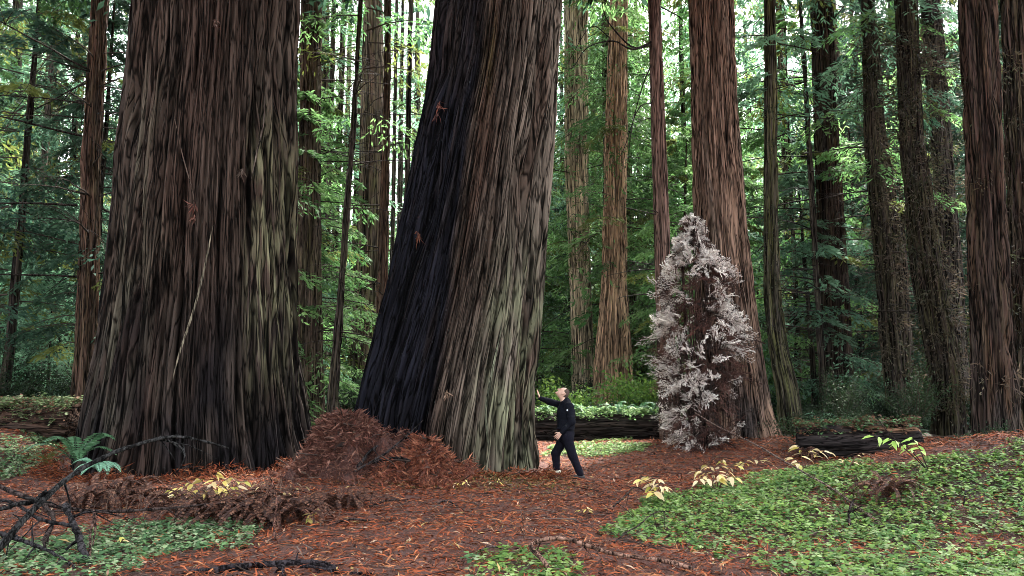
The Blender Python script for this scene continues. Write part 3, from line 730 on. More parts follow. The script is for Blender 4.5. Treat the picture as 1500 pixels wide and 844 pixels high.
DKG = [(.014, .030, .014), (.020, .042, .018), (.030, .055, .022)]; BRG = [(.15, .28, .05), (.19, .32, .06), (.10, .21, .05)]; TLG = [(.035, .085, .055), (.055, .11, .07), (.04, .09, .045)]
SH = {'dark0': shrub_mesh('dark_shrub', 401, 1.5, 2.0, 2600, .10, .05, DKG), 'dark1': shrub_mesh('dark_shrub', 402, 1.2, 2.8, 2600, .10, .045, DKG, nst=18),
      'bright': shrub_mesh('bright_shrub', 403, 1.4, 1.9, 2000, .13, .065, BRG), 'teal': shrub_mesh('teal_shrub', 404, 1.6, 1.3, 2400, .12, .05, TLG, nst=18)}
def shrub(k, x, y, s, label, group=None, rz=0):
    t = thing('shrub', (x, y, gh(x, y)-.05), label, 'shrub', group, rz); t.scale = (s,)*3
    obj('foliage', SH[k][0], t); obj('stem', SH[k][1], t)
    return t
def place_px(px, d): return (px-750)/F*d
shrub('bright', place_px(826, 25), 25, 1.0, 'bright yellow green bush behind the person, above the leafy fallen log')
shrub('bright', place_px(930, 27), 27, 1.0, 'bright green bush beside the foot of the orange brown redwood')
shrub('teal', place_px(880, 24.5), 24.5, .8, 'low blue green bush right behind the leafy fallen log')
n = 0; used = []
for it in range(900):
    if n >= 110: break
    d = rng.uniform(23.5, 50); px = rng.uniform(-60, 1560)
    if 150 < px < 420 or 640 < px < 770: continue
    if d < 26 and 780 < px < 960: continue
    x = place_px(px, d)
    if any((x-a)**2+(d-b)**2 < 1.2 for a, b in used): continue
    used.append((x, d))
    k = rng.choice(['dark0', 'dark1', 'teal']) if px < 300 else rng.choice(['teal', 'bright', 'dark0', 'teal']) if 780 < px < 1000 else rng.choice(['dark0', 'dark1', 'dark1', 'teal'])
    t = shrub(k, x, d, rng.uniform(.7, 1.3), None, None, rng.uniform(0, 6.28)); note(t, px, d, 'leafy undergrowth shrub', 'shrub'); n += 1

for it in range(44):  # extra dark shrubs added to block light around the right-hand trunk feet
    d = rng.uniform(21, 28); px = rng.uniform(1150, 1540); x = place_px(px, d)
    if any((x-a)**2+(d-b)**2 < .8 for a, b in used): continue
    used.append((x, d)); t = shrub(rng.choice(['dark0', 'dark1']), x, d, rng.uniform(.45, .8), None, None, rng.uniform(0, 6.28)); note(t, px, d, 'leafy undergrowth shrub', 'shrub')
label_cells()
# ------------------------------------------------------------------ ferns
def frond_mesh(name, seed, L, W, cols, droop=.9, np_=22, rise=1.1, mat=None, curl=0):
    rs = np.random.RandomState(seed)
    t = np.linspace(0, 1, 14)
    p = np.stack([L*(.75*t+.05*t*t), np.zeros(14), L*(rise*.75*t-droop*t**2*.9)], -1); p[:, 1] += curl*t*t*L
    tb = tubes([(p, np.linspace(.006, .002, 14), np.array(cols[0])*.7)], 3, seed=seed)
    u = np.linspace(.12, .99, np_); q = np.array([np.interp(u, t, p[:, j]) for j in range(3)]).T
    tg = np.gradient(q, axis=0); tg /= np.linalg.norm(tg, axis=1)[:, None]
    wl = W*np.sin(np.clip(u*.93+.08, 0, 1)*PI)**.7
    parts = [tb]
    for s in (1, -1):
        D = np.stack([np.zeros(np_), np.full(np_, s*1.), np.full(np_, -.22)], -1)+tg*.35+rs.randn(np_, 3)*.06
        c = np.array([cols[rs.randint(len(cols))] for _ in range(np_)])*(.8+.4*rs.rand(np_))[:, None]
        parts.append(kites(q, D, tg, wl, L*.6/np_*1.6, c, bend=.03, mid=.35))
    return mesh_np(name, *join(parts), [mat or M_fern], smooth=False)
FR_G = [frond_mesh('green_frond', 500+i, .85, .13, [(.05, .13, .06), (.07, .16, .075)], 1.15, rise=1.7) for i in range(2)]
FR_B = [frond_mesh('brown_frond', 510+i, .8, .055, [(.095, .042, .028), (.060, .030, .023), (.14, .072, .048), (.035, .02, .017)], 1.2+.35*i, 26, 1.6+.2*i, M_litter, curl=.3*(i-1)) for i in range(3)]
FR_W = [frond_mesh('pale_frond', 520, .62, .11, [(.22, .42, .30), (.16, .34, .22)], 1.3, 26, 1.7)]
def fern(x, y, label, fr, nf, s, group=None, z=None, seed=0, spread=(0, 2*PI), name='fern', tilt=.25):
    rs = random.Random(seed); t = thing(name, (x, y, gh(x, y) if z is None else z), label, 'fern', group); t.scale = (s,)*3
    for k in range(nf):
        f = obj('frond', fr[rs.randrange(len(fr))], t)
        f.rotation_euler = (rs.uniform(-tilt, tilt), rs.uniform(-.35, .25), spread[0]+(spread[1]-spread[0])*(k+.6*rs.random())/nf); k2 = rs.uniform(.75, 1.15); f.scale = (k2,)*3
    return t
fern(place_px(122, 13.6), 13.6, 'arching dark green sword fern at the left foot of the upright giant', FR_G, 9, 1.25, seed=1, z=gh(place_px(122, 13.6), 13.6)+.28)
fern(place_px(157, 13.0), 13.0, 'small pale blue green fern fanning before the upright giant', FR_W, 11, .8, z=gh(place_px(157, 13.0), 13.0)+.22, seed=2, spread=(3.2, 6.2))
g = gpt(70, 690); fern(g.x, g.y, 'yellowish green fern leaning out of the clover near the left edge', [frond_mesh('olive_frond', 530, .8, .1, [(.12, .13, .035), (.09, .12, .04)], 1.1, rise=1.7)], 5, .8, seed=3)
k = 0
brown_spots = [(115, 752, 1.0), (150, 742, 1.1), (190, 735, 1.0), (230, 748, .9), (265, 762, 1.0), (300, 765, 1.0), (335, 768, 1.0), (372, 770, 1.1), (410, 770, 1.1), (440, 765, 1.0), (495, 748, .8), (520, 745, .75)]
for i, (px, py, s) in enumerate(brown_spots):
    g = gpt(px, py)
    lb = ('%s withered brown fern slumped left of the yellow leaved plant' % ['leftmost', 'second', 'third', 'last'][i] if px < 250 else '%s withered brown fern slumped under the yellow leaved plant' % ['leftmost', 'middle', 'rightmost'][i-4] if px < 350 else '%s withered brown fern slumped right of the yellow leaved plant' % ['leftmost', 'middle', 'rightmost'][i-7] if px < 470 else '%s dark withered fern on the red litter below the heap' % ['larger', 'smaller'][i-10])
    gp = 'withered ferns left of the yellow plant' if px < 250 else 'withered ferns under the yellow plant' if px < 350 else 'withered ferns right of the yellow plant' if px < 470 else 'small withered ferns below the heap'
    fern(g.x, g.y, lb, FR_B, 24, s, gp, seed=20+i, name='withered_fern', tilt=.5)
for i, (px, d, sc_) in enumerate([(1365, 15.5, 1.0), (1400, 16.2, 1.1), (1440, 15.6, 1.0), (1470, 16, 1.1), (1500, 15.2, 1.0), (1385, 17.2, 1.1), (1350, 16.8, .9)]):
    fern(place_px(px, d), d, 'withered fern in the dark brush behind the clover crest, before the chestnut redwood', FR_B, 24, sc_, 'withered ferns behind the clover crest', seed=90+i, name='withered_fern', tilt=.5)
for i, (px, d, sc_) in enumerate([(1352, 16.9, .9), (1178, 17.4, .8), (1260, 16.6, .6)]):
    fern(place_px(px, d), d, ['withered fern slumped against the right end of the bare topped log', 'withered fern slumped against the left end of the bare topped log', 'small withered fern below the middle of the bare topped log'][i], FR_B, 20, sc_, seed=110+i, name='withered_fern', tilt=.5)
for i, (px, d, sc_) in enumerate([(1170, 19.3, .6), (1425, 17.0, .5)]):
    shrub('dark0', place_px(px, d), d, sc_, ['small dark shrub at the mossy foot of the narrow dark trunk', 'small dark shrub against the chestnut redwood foot'][i])
g = gpt(1300, 730); fern(g.x, g.y, 'withered dark brown fern slumped in the bright clover bank', FR_B, 26, .8, seed=50, name='withered_fern', tilt=.5)
for i, (px, d, s) in enumerate([(800, 24.2, 1.3), (850, 23.6, 1.2), (905, 24.0, 1.3), (940, 23.4, 1.2), (985, 24, 1.2)]):
    x = place_px(px, d); fern(x, d, 'green fern growing behind the leafy fallen log', FR_G, 9, s, 'ferns behind the leafy log', seed=60+i)
for i, (px, d, sc_) in enumerate([(1200, 18.5, .8), (1330, 17.9, .6)]):
    fern(place_px(px, d), d, ['green fern spilling over the left half of the bare topped log', 'green fern behind the right end of the bare topped log'][i], FR_G, 10, sc_, seed=120+i, z=gh(place_px(px, d), d)+.35)
for i, (px, s) in enumerate([(795, .6), (838, .75), (872, .55), (905, .8), (935, .65), (955, .7)]):
    fern(place_px(px, 22), 22, 'green fern rooted on top of the leafy fallen log behind the person', FR_G, 9, s, 'ferns on the leafy log', seed=80+i, z=1.0)
for i, (px, d, s) in enumerate([(1195, 23.2, 1.0), (1230, 23.3, .9)]):
    x = place_px(px, d); fern(x, d, 'blue green fern overhanging the fallen log with the bare top', FR_W, 8, s, 'ferns over the bare log', seed=70+i, z=gh(x, d)+.3)

# ------------------------------------------------------------------ fallen logs
def log_mesh(name, L, r, seed, colorf, nseg=120, step=.06, furrow=(.05, .02)):
    zs = np.arange(0, L+step, step); z = np.array([0, L*.5, L]); rr = np.array([r*1.05, r, r*.95])
    th = np.arange(nseg)*2*PI/nseg; T, Z = np.meshgrid(th, zs)
    U = T/(2*PI); n1 = max(5, int(2*PI*r/.2)); n2 = n1*2
    disp = -furrow[0]*np.exp(-(pn(U*n1, Z/2.2, n1, seed)/.1)**2) - furrow[1]*np.exp(-(pn(U*n2, Z/1, n2, seed+1)/.12)**2) + .25*r*pn(U*4, Z/1.5, 4, seed+2)
    rad = np.interp(zs, z, rr)[:, None]+disp
    end = np.minimum(zs/.05, (L-zs)/.05); rad = rad*np.clip(end, .0, 1)[:, None]**.3
    X, Y = rad*np.cos(T), rad*np.sin(T)
    V = np.stack([Z, X, Y], -1).reshape(-1, 3)   # runs along +x
    i = np.arange(len(zs)-1)[:, None]*nseg; j = np.arange(nseg)[None, :]; j2 = (j+1) % nseg
    Fq = np.stack([i+j, i+j2, i+nseg+j2, i+nseg+j], -1).reshape(-1, 4)
    C = colorf(T, Z, U)
    rest = np.stack([X, Y, Z], -1).reshape(-1, 3)
    return mesh_np(name, V, Fq, np.broadcast_to(C, (*T.shape, 3)).reshape(-1, 3), [M_bark], {'rest': rest}), zs, rad
def clover_leaves(B, rs, size, cols, lift=0.05):
    """three notched leaflets on each spot"""
    n = len(B); parts = []
    a0 = rs.rand(n)*2*PI; sz = size*(.5+1.0*rs.rand(n)**1.5); tilt = rs.randn(n, 2)*.42
    c = np.array(cols)[rs.randint(len(cols), size=n)]*(.7+.6*rs.rand(n))[:, None]
    top = B + np.stack([np.zeros(n), np.zeros(n), lift*(.5+rs.rand(n))], -1)
    for k in range(3):
        a = a0+k*2*PI/3
        D = np.stack([np.cos(a), np.sin(a), tilt[:, 0]*np.cos(a)+tilt[:, 1]*np.sin(a)-.22], -1)
        S = np.stack([-np.sin(a), np.cos(a), np.zeros(n)], -1)
        parts.append(kites(top, D, S, sz*.5, sz*.56, c*(.9+.2*rs.rand(n))[:, None], bend=.05, mid=.62))
    return join(parts)
CLV = [(.10, .22, .075), (.075, .18, .08), (.13, .26, .085), (.06, .15, .06), (.17, .30, .10)]
def log_cover(L, r, n, seed, cols, size=.10, spread=.8):
    rs = np.random.RandomState(seed); x = rs.rand(n)*L; a = rs.randn(n)*spread*.5
    m = np.abs(a) < max(1.15, spread); x, a = x[m], a[m]
    rr = r*(1.0+.55*np.clip(.15+pn(x*2.3, a*2, None, seed)+.5*pn(x*6, a*4, None, seed+1), 0, 1)*rs.rand(len(x))+.08*rs.rand(len(x)))
    m = rs.rand(len(x)) < np.clip(.55+1.5*pn(x*1.7, a*1.5, None, seed+2), .08, 1); x, a, rr = x[m], a[m], rr[m]
    B = np.stack([x, rr*np.sin(a), rr*np.cos(a)], -1)
    return clover_leaves(B, rs, size, cols, .10)
def place_log(label, p0, p1, r, seed, colorf, cover=None, cols=CLV, spread=.9, size=.1):
    v = p1-p0; L = v.length
    t = thing('fallen_log', p0, label, 'log'); t.rotation_euler = v.to_track_quat('X', 'Z').to_euler()
    me, _, _ = log_mesh('log_body', L, r, seed, colorf); obj('log_body', me, t)
    if cover: tag(obj('leaf_cover', mesh_np('leaf_cover', *log_cover(L, r, cover, seed, cols, size, spread), [M_clover], smooth=False), t), kind='stuff')
    return t
darklog = lambda T, Z, U: lerp(np.array([.026, .022, .021]), np.array([.055, .044, .038]), streak(U, Z, 16, 2, 71))
barelog = lambda T, Z, U: lerp(lerp(np.array([.018, .016, .017]), np.array([.038, .03, .028]), streak(U, Z, 16, 2, 72)), np.array([.36, .20, .12]), (ss(.72, .95, np.sin(T))*ss(.8, 1.6, Z)*np.clip(.7+pn(U*12, Z/.8, 12, 5), 0, 1))[..., None])
a = P(740, 630, 22.0); b = P(1015, 632, 21.6)
place_log('long dark fallen log topped with green clover, behind the person', a, b, .44, 81, darklog, 4200, [(.16, .30, .09), (.24, .38, .13), (.12, .24, .08), (.32, .44, .22)], 1.1)
a = P(1165, 655, 18.0); b = P(1352, 649, 17.2)
place_log('dark fallen log with a bare orange brown top, at the right behind the clover bank', a, b, .40, 82, barelog, 2400, [(.07, .15, .06), (.12, .20, .09), (.14, .07, .04), (.10, .05, .03)], 1.25)
a = P(-60, 622, 17.2); b = P(118, 622, 16.6)
place_log('buried fallen log roofed with pale clover beside the upright giant', a, b, .40, 83, lambda T, Z, U: lerp(np.array([.035, .026, .021]), np.array([.075, .045, .034]), streak(U, Z, 16, 1, 73)), 5200, [(.15, .21, .09), (.11, .18, .075), (.20, .24, .13), (.16, .09, .055)], 1.7)

# ------------------------------------------------------------------ forest floor cover
def scatter(n, x0, x1, y0, y1, rs):
    x = x0+(x1-x0)*rs.rand(n); y = y0+(y1-y0)*rs.rand(n)
    return x, y
def inside_view(x, y, m=160):
    px, py = proj(x, y, H(x, y)); return (px > -m) & (px < 1500+m) & (py < 844+m*.6)
def outside_trunks(x, y):
    ok = ((x-A_C.x)**2+(y-16.0)**2 > 2.35**2) & ((x-B_C.x)**2+(y-16.2)**2 > 2.0**2)
    return ok
def surf(x, y):
    z = H(x, y); near = (1-ss(20, 30, y))*(1-ss(12, 18, np.abs(x)))
    return z + near*(.035*fbm(x*2.6, y*2.6, 3, 5) + .012*pn(x*7, y*7, None, 8))
rs = np.random.RandomState(11)
# clover
x, y = scatter(215000, -13, 13, 6.2, 23, rs)
m = inside_view(x, y) & outside_trunks(x, y); x, y = x[m], y[m]
m = rs.rand(len(x)) < clover_density(x, y)*1.25; x, y = x[m], y[m]
yel = np.clip(fbm(x*.5+3, y*.5, 2, 55)*1.4+.3, 0, 1)
B = np.stack([x, y, surf(x, y)], -1)
pxx, pyy = proj(x, y, B[:, 2])
leftm = pxx < 700
def clover_obj(sel, cols, size, name):
    v = clover_leaves(B[sel], np.random.RandomState(5), size, cols)
    tag(obj(name, mesh_np(name, *v, [M_clover], smooth=False)), kind='stuff')
clover_obj(~leftm & (yel > .42), [(.145, .255, .055), (.11, .215, .05), (.20, .31, .08), (.065, .14, .038), (.27, .37, .15)], .090, 'clover_carpet')
clover_obj(~leftm & (yel <= .42), [(.10, .20, .05), (.07, .15, .045), (.145, .25, .065), (.24, .32, .14), (.16, .25, .055)], .090, 'clover_carpet')
clover_obj(leftm, [(.075, .16, .065), (.11, .21, .08), (.20, .28, .14), (.055, .12, .05), (.26, .33, .19)], .088, 'clover_carpet')
# needle litter: short curved red brown sprays
def litter(n, x0, x1, y0, y1, seed, keep, cols, L0, W0, lift=.03, tilt=.25, name='needle_litter', zf=None):
    rs = np.random.RandomState(seed); x, y = scatter(n, x0, x1, y0, y1, rs)
    m = inside_view(x, y) & outside_trunks(x, y); x, y = x[m], y[m]
    m = rs.rand(len(x)) < keep(x, y); x, y = x[m], y[m]
    k = len(x); a = rs.rand(k)*2*PI
    D = np.stack([np.cos(a), np.sin(a), rs.randn(k)*tilt], -1); S = np.stack([-np.sin(a), np.cos(a), rs.randn(k)*.5], -1)
    B = np.stack([x, y, (zf or surf)(x, y)+lift*rs.rand(k)+.004], -1)
    c = np.array(cols)[rs.randint(len(cols), size=k)]*(.6+.8*rs.rand(k))[:, None]
    V, Fq, C = kites(B, D, S, L0*(.5+rs.rand(k)), W0*(.6+.8*rs.rand(k)), c, bend=.10)
    return tag(obj(name, mesh_np(name, V, Fq, C, [M_litter], smooth=False)), kind='stuff')
REDS = [(.26, .066, .026), (.20, .052, .022), (.29, .085, .034), (.095, .030, .017), (.22, .060, .030), (.31, .13, .06), (.045, .019, .013), (.15, .05, .024)]
litter(190000, -13, 13, 6.2, 21, 12, lambda x, y: .95-.72*np.clip(clover_density(x, y), 0, 1), REDS, .12, .015)
litter(6500, -13, 13, 6.2, 19, 13, lambda x, y: .9-.5*np.clip(clover_density(x, y), 0, 1), [(.34, .21, .14), (.42, .30, .21), (.32, .15, .09), (.36, .26, .11)], .10, .020, .04, .35, 'pale_leaf_litter')
litter(9000, -3.5, 1.2, 12.8, 15.6, 14, lambda x, y: gauss(x, y, B_C.x+.7, B_C.y-2.0, 1.5, .9), [(.14, .125, .04), (.17, .13, .05), (.10, .10, .035), (.2, .16, .07)], .09, .02, .03, .4, 'moss_litter')

def floor_twigs():
    rs = np.random.RandomState(17); lines = []
    x, y = scatter(2600, -11, 11, 6.8, 19, rs); m = inside_view(x, y) & outside_trunks(x, y) & (rs.rand(2600) < 1-.6*np.clip(clover_density(x, y), 0, 1)); x, y = x[m], y[m]; z = surf(x, y)
    for i in range(len(x)):
        a = rs.rand()*2*PI; l = .08+.5*rs.rand()**2.2; n = 4; t = np.linspace(-.5, .5, n)
        p = np.stack([x[i]+np.cos(a)*l*t, y[i]+np.sin(a)*l*t, z[i]+.02+.04*rs.rand()+rs.randn()*.12*l*t], -1)+np.cumsum(rs.randn(n, 3)*.025*l, 0)
        lines.append((p, np.linspace(.006, .003, n)*(.6+1.1*rs.rand()), [(.035, .026, .022), (.07, .05, .042), (.12, .09, .075), (.05, .025, .02)][rs.randint(4)]))
    V, Fq, C = tubes(lines, 3, seed=17); tag(obj('twig_litter', mesh_np('twig_litter', V, Fq, C, [M_twig], smooth=False)), kind='stuff')
floor_twigs()
def skirt(cx, cy, r0, seed, n=5200):
    rs = np.random.RandomState(seed); a = PI+PI*rs.rand(n); h = rs.rand(n)**2.2; bank = np.clip(.5+1.6*pn(a*3, a*0+.3, None, seed), .08, 1)
    r = r0+.55*rs.rand(n)*(1-h*.6); x = cx+r*np.cos(a); y = cy+r*np.sin(a); z = surf(x, y)+.34*h*bank*(1-(r-r0)/.6)
    b = a+rs.randn(n)*1.0; D = np.stack([np.cos(b), np.sin(b), -.3+rs.randn(n)*.6], -1)
    c = np.array(REDS)[rs.randint(len(REDS), size=n)]*(.4+.7*rs.rand(n))[:, None]
    v = kites(np.stack([x, y, z], -1), D, rs.randn(n, 3), .16*(.4+rs.rand(n)), .018, c, bend=.12)
    tag(obj('needle_drift', mesh_np('needle_drift', *v, [M_litter], smooth=False)), kind='stuff')
skirt(A_C.x, 16.0, 2.28, 51); skirt(B_C.x, 16.2, 1.93, 52)

# heap of shed bark and needles between the giants
def heap(label, px, py_top, d, w, seed, cols, n=5200, ll=.22):
    top = P(px, py_top, d); g0 = gh(top.x, d); h = top.z-g0+.05
    t = thing('litter_heap', (top.x, d, g0-.1), label, 'heap')
    rs = np.random.RandomState(seed); ng = 48
    xs = np.linspace(-1.6, 1.6, ng); X, Y = np.meshgrid(xs, xs); r = np.sqrt(X*X+Y*Y)
    def f(X, Y):
        r = np.sqrt(X*X+Y*Y)*(1+.7*pn(X*1.3+9, Y*1.3, None, seed)+.5*pn(X*3+9, Y*3, None, seed+1)); return (h+.02)*np.clip(np.exp(-(r/.80)**2.6)*(1+.25*pn(X*4, Y*4, None, seed+2))-.02, -.3, 1.1)
    gz = lambda X, Y: H(top.x+X*w, d+Y*w)-(g0-.1)-.10
    Z = f(X, Y)+gz(X, Y)-.10*ss(.9, 1.5, np.sqrt(X*X+Y*Y))+.10*fbm(X*5, Y*5, 3, seed)
    V = np.stack([X*w, Y*w, Z], -1).reshape(-1, 3)
    i = np.arange(ng-1)[:, None]*ng; j = np.arange(ng-1)[None, :]
    Fq = np.stack([i+j, i+j+1, i+ng+j+1, i+ng+j], -1).reshape(-1, 4)
    obj('heap_core', mesh_np('heap_core', V, Fq, np.tile(np.array(cols[0])*.6, (len(V), 1)), [M_ground]), t)
    x = rs.randn(n)*.62; y = rs.randn(n)*.62; z = f(x, y)+gz(x, y)+.05
    a = np.arctan2(y, x)+rs.randn(n)*.9
    D = np.stack([np.cos(a), np.sin(a), -.35+rs.randn(n)*.7], -1); S = rs.randn(n, 3)
    c = np.array(cols)[rs.randint(len(cols), size=n)]*(.55+.9*rs.rand(n))[:, None]
    v = kites(np.stack([x*w, y*w, z+.07*rs.rand(n)], -1), D, S, ll*(.4+1.3*rs.rand(n)**2), .012+.026*rs.rand(n)**2, c, bend=.12)
    nb_ = 150; qx, qy = rs.randn(nb_)*.6, rs.randn(nb_)*.6; ab_ = rs.rand(nb_)*6.28
    bv = kites(np.stack([qx*w, qy*w, f(qx, qy)+gz(qx, qy)+.06], -1), np.stack([np.cos(ab_), np.sin(ab_), -.3+rs.randn(nb_)*.4], -1), rs.randn(nb_, 3), .14+.22*rs.rand(nb_), .03+.05*rs.rand(nb_), np.array([(.045, .028, .022), (.075, .042, .032), (.03, .022, .02), (.11, .075, .055)])[rs.randint(4, size=nb_)], bend=.06)
    tag(obj('bark_scraps', mesh_np('bark_scraps', *bv, [M_litter], smooth=False), t), kind='stuff')
    sl_ = []
    for _ in range(16):
        q = rs.randn(2)*.6; b_ = rs.rand()*6.28; l_ = .3+.6*rs.rand(); z0_ = float(f(q[0], q[1])+gz(q[0], q[1]))+.10
        tt_ = np.linspace(-.5, .5, 5); sl_.append((np.stack([q[0]*w+np.cos(b_)*l_*tt_, q[1]*w+np.sin(b_)*l_*tt_, z0_+rs.randn()*.35*l_*tt_], -1)+np.cumsum(rs.randn(5, 3)*.02, 0), np.linspace(.014, .005, 5), (.05, .036, .03)))
    tw_ = tubes(sl_, 4, seed=seed); tag(obj('heap_twigs', mesh_np('heap_twigs', *tw_, [M_twig], smooth=False), t), kind='stuff')
    tag(obj('needle_cover', mesh_np('needle_cover', *v, [M_litter], smooth=False), t), kind='stuff')
heap('tall cone of dark red brown bark shreds heaped between the giants', 508, 614, 14.7, .92, 91, [(.10, .040, .030), (.13, .055, .040), (.07, .032, .026), (.18, .09, .065)], 17000, .14)
heap('low orange red heap of litter at the burnt foot of the leaning giant', 622, 655, 14.0, .66, 92, [(.22, .075, .042), (.17, .055, .036), (.28, .12, .07), (.10, .04, .03)], 13000, .12)

# ------------------------------------------------------------------ white needled sprout clump
def white_clump():
    base = P(1030, 668, 19.3); base.z = gh(base.x, base.y)
    t = thing('albino_redwood_sprouts', base, 'tall clump of ghostly white needled redwood sprouts, brown inside', 'bush')
    rs = np.random.RandomState(130)
    sc = depth(19.3, 2)/F   # metres per photo pixel
    # outline: height px above foot -> left, right from x=1030
    prof = np.array([(0, -46, 34), (25, -58, 60), (60, -64, 66), (120, -72, 72), (150, -84, 80), (175, -84, 84), (200, -66, 72), (222, -50, 40), (245, -66, 64), (268, -60, 72), (285, -44, 44), (305, -40, 24), (325, -30, 8), (345, -20, 2)], float)
    prof[:, 1:] *= .70; prof[:, 0] *= .945; prof *= sc
    stems = []; sp = []
    def env(z): return np.interp(z, prof[:, 0], prof[:, 1]), np.interp(z, prof[:, 0], prof[:, 2])
    for k in range(22):
        zt = (.35+.65*rs.rand())*338*sc if k > 3 else 330*sc; l, r = env(zt)
        xt = l+(r-l)*rs.rand(); n = 9; tt = np.linspace(0, 1, n)
        p = np.stack([rs.randn()*.2+(xt-0)*tt**1.2, rs.randn()*.18+rs.randn()*.35*tt, zt*tt], -1)+np.cumsum(rs.randn(n, 3)*.03, 0)
        stems.append((p, np.linspace(.035, .008, n), (.07, .045, .038)))
    V, Fq, C = tubes(stems, 5, seed=3); obj('stem', mesh_np('sprout_stems', V, Fq, C, [M_wood], {'rest': V}), t)
    def sprays(n, pick, cols, ll, lw, name, mat, fade=0, shell=.5, dirz=.1, sub=11, slen=.46):
        parts = []
        m = 0
        while m < n:
            z = rs.rand()*338*sc; l, r = env(z); ang = rs.rand()*2*PI
            q = shell+(1-shell)*rs.rand()**.6
            cx_ = (l+r)/2; hw = (r-l)/2
            x_ = cx_+hw*q*math.cos(ang); y_ = min(hw, .85)*.85*q*math.sin(ang)
            if rs.rand() > pick(x_/sc, z/sc, y_): continue
            m += 1
            out = np.array([math.cos(ang), math.sin(ang)*.9, dirz+rs.randn()*.35]); out /= np.linalg.norm(out)
            axis = out+rs.randn(3)*.3; axis /= np.linalg.norm(axis); sl = slen*(.5+.9*rs.rand())*(1-.55*ss(230, 320, z/sc))
            sd = np.cross(axis, rs.randn(3)); sd /= np.linalg.norm(sd)+1e-9; nn = np.cross(axis, sd)
            c = np.array(cols[rs.randint(len(cols))])*(.7+.5*rs.rand()); p0 = np.array([x_, y_, z])
            B_, D_, S_, L_ = [p0], [axis], [sd], [sl]
            for q_ in range(sub):
                u = .12+.85*q_/sub; s_ = 1 if q_ % 2 else -1; tw = axis*.75+sd*s_*.8+nn*rs.randn()*.4-np.array([0, 0, .22*u]); tw /= np.linalg.norm(tw)
                b_ = p0+axis*sl*u+np.array([0, 0, -.12*u*u*sl]); tl = sl*.48*(1.1-u)*(.7+.6*rs.rand())
                B_.append(b_); D_.append(tw); S_.append(nn); L_.append(tl)
                for k_ in range(4):
                    v_ = .25+.22*k_; ng = tw*.7+np.cross(tw, nn)*(1 if k_ % 2 else -1)*.8+nn*rs.randn()*.3
                    B_.append(b_+tw*tl*v_); D_.append(ng); S_.append(nn+rs.randn(3)*.3); L_.append(ll*(.6+.6*rs.rand()))
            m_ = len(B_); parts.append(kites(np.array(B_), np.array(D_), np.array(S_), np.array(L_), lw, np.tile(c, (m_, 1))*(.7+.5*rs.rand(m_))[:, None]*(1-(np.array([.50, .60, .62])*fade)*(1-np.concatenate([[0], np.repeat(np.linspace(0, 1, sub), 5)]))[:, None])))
        o = obj(name, mesh_np(name, *join(parts), [mat], smooth=False), t); return o
    def pick_w(x, z, y):
        p = 1.0
        if y > .25: p *= .35
        if x > 8 and 15 < z < 140: p *= .06                 # dark hollow, lower right
        if -35 < x < 12 and 175 < z < 225: p *= .28          # brown pocket
        if -45 < x < 45 and 225 < z < 255: p *= .3
        p *= (.35+.65*min(1, z/70.)) if x < 0 else 1
        p *= .08+1.8*max(0, float(pn(np.array([x/26.]), np.array([z/26.]), None, 77)[0])+.35)
        if -8 < x < 45 and z < 75: p *= .3
        return p
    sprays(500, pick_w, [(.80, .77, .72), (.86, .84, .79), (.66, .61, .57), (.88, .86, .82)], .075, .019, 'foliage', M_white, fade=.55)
    sprays(560, lambda x, z, y: 1.0 if y < .5 else .4, [(.075, .036, .029), (.045, .026, .022), (.11, .056, .044), (.025, .019, .017)], .08, .02, 'dead_foliage', M_litter, shell=.1, dirz=-.3, slen=.5)
white_clump()

# ------------------------------------------------------------------ leaf bearing small plants: every leaf a part
def leaf_mesh(name, L, W, c, c2, fold=.18, seed=0):
    rs = np.random.RandomState(seed); u = np.array([0, .18, .45, .75, 1.0]); wv = np.array([.04, .75, 1.0, .6, .03])*W*.5
    V = []; C = []
    for k in range(5):
        z = -.28*L*u[k]**2
        for s in (-1, 0, 1):
            V.append((u[k]*L, s*wv[k], z+abs(s)*fold*wv[k]*1.2)); C.append(lerp(np.array(c), np.array(c2), abs(s)*.6*u[k]+.3*rs.rand()))
    Fq = []
    for k in range(4):
        for s in range(2):
            a = k*3+s; Fq.append((a, a+1, a+4, a+3))
    return mesh_np(name, np.array(V), np.array(Fq), np.array(C), [M_yellow])
LV = {'yellow': [leaf_mesh('yellow_leaf', .16, .075, (.62, .50, .12), (.72, .62, .30), seed=1), leaf_mesh('yellow_leaf', .13, .06, (.50, .48, .10), (.6, .55, .2), seed=2)],
      'cream': [leaf_mesh('cream_leaf', .17, .065, (.72, .58, .34), (.80, .70, .50), seed=3), leaf_mesh('cream_leaf', .14, .06, (.66, .50, .22), (.78, .66, .42), seed=4)],
      'lime': [leaf_mesh('lime_leaf', .17, .055, (.32, .52, .10), (.45, .62, .20), seed=5)],
      'green': [leaf_mesh('green_leaf', .13, .06, (.16, .30, .07), (.22, .36, .1), seed=6)]}
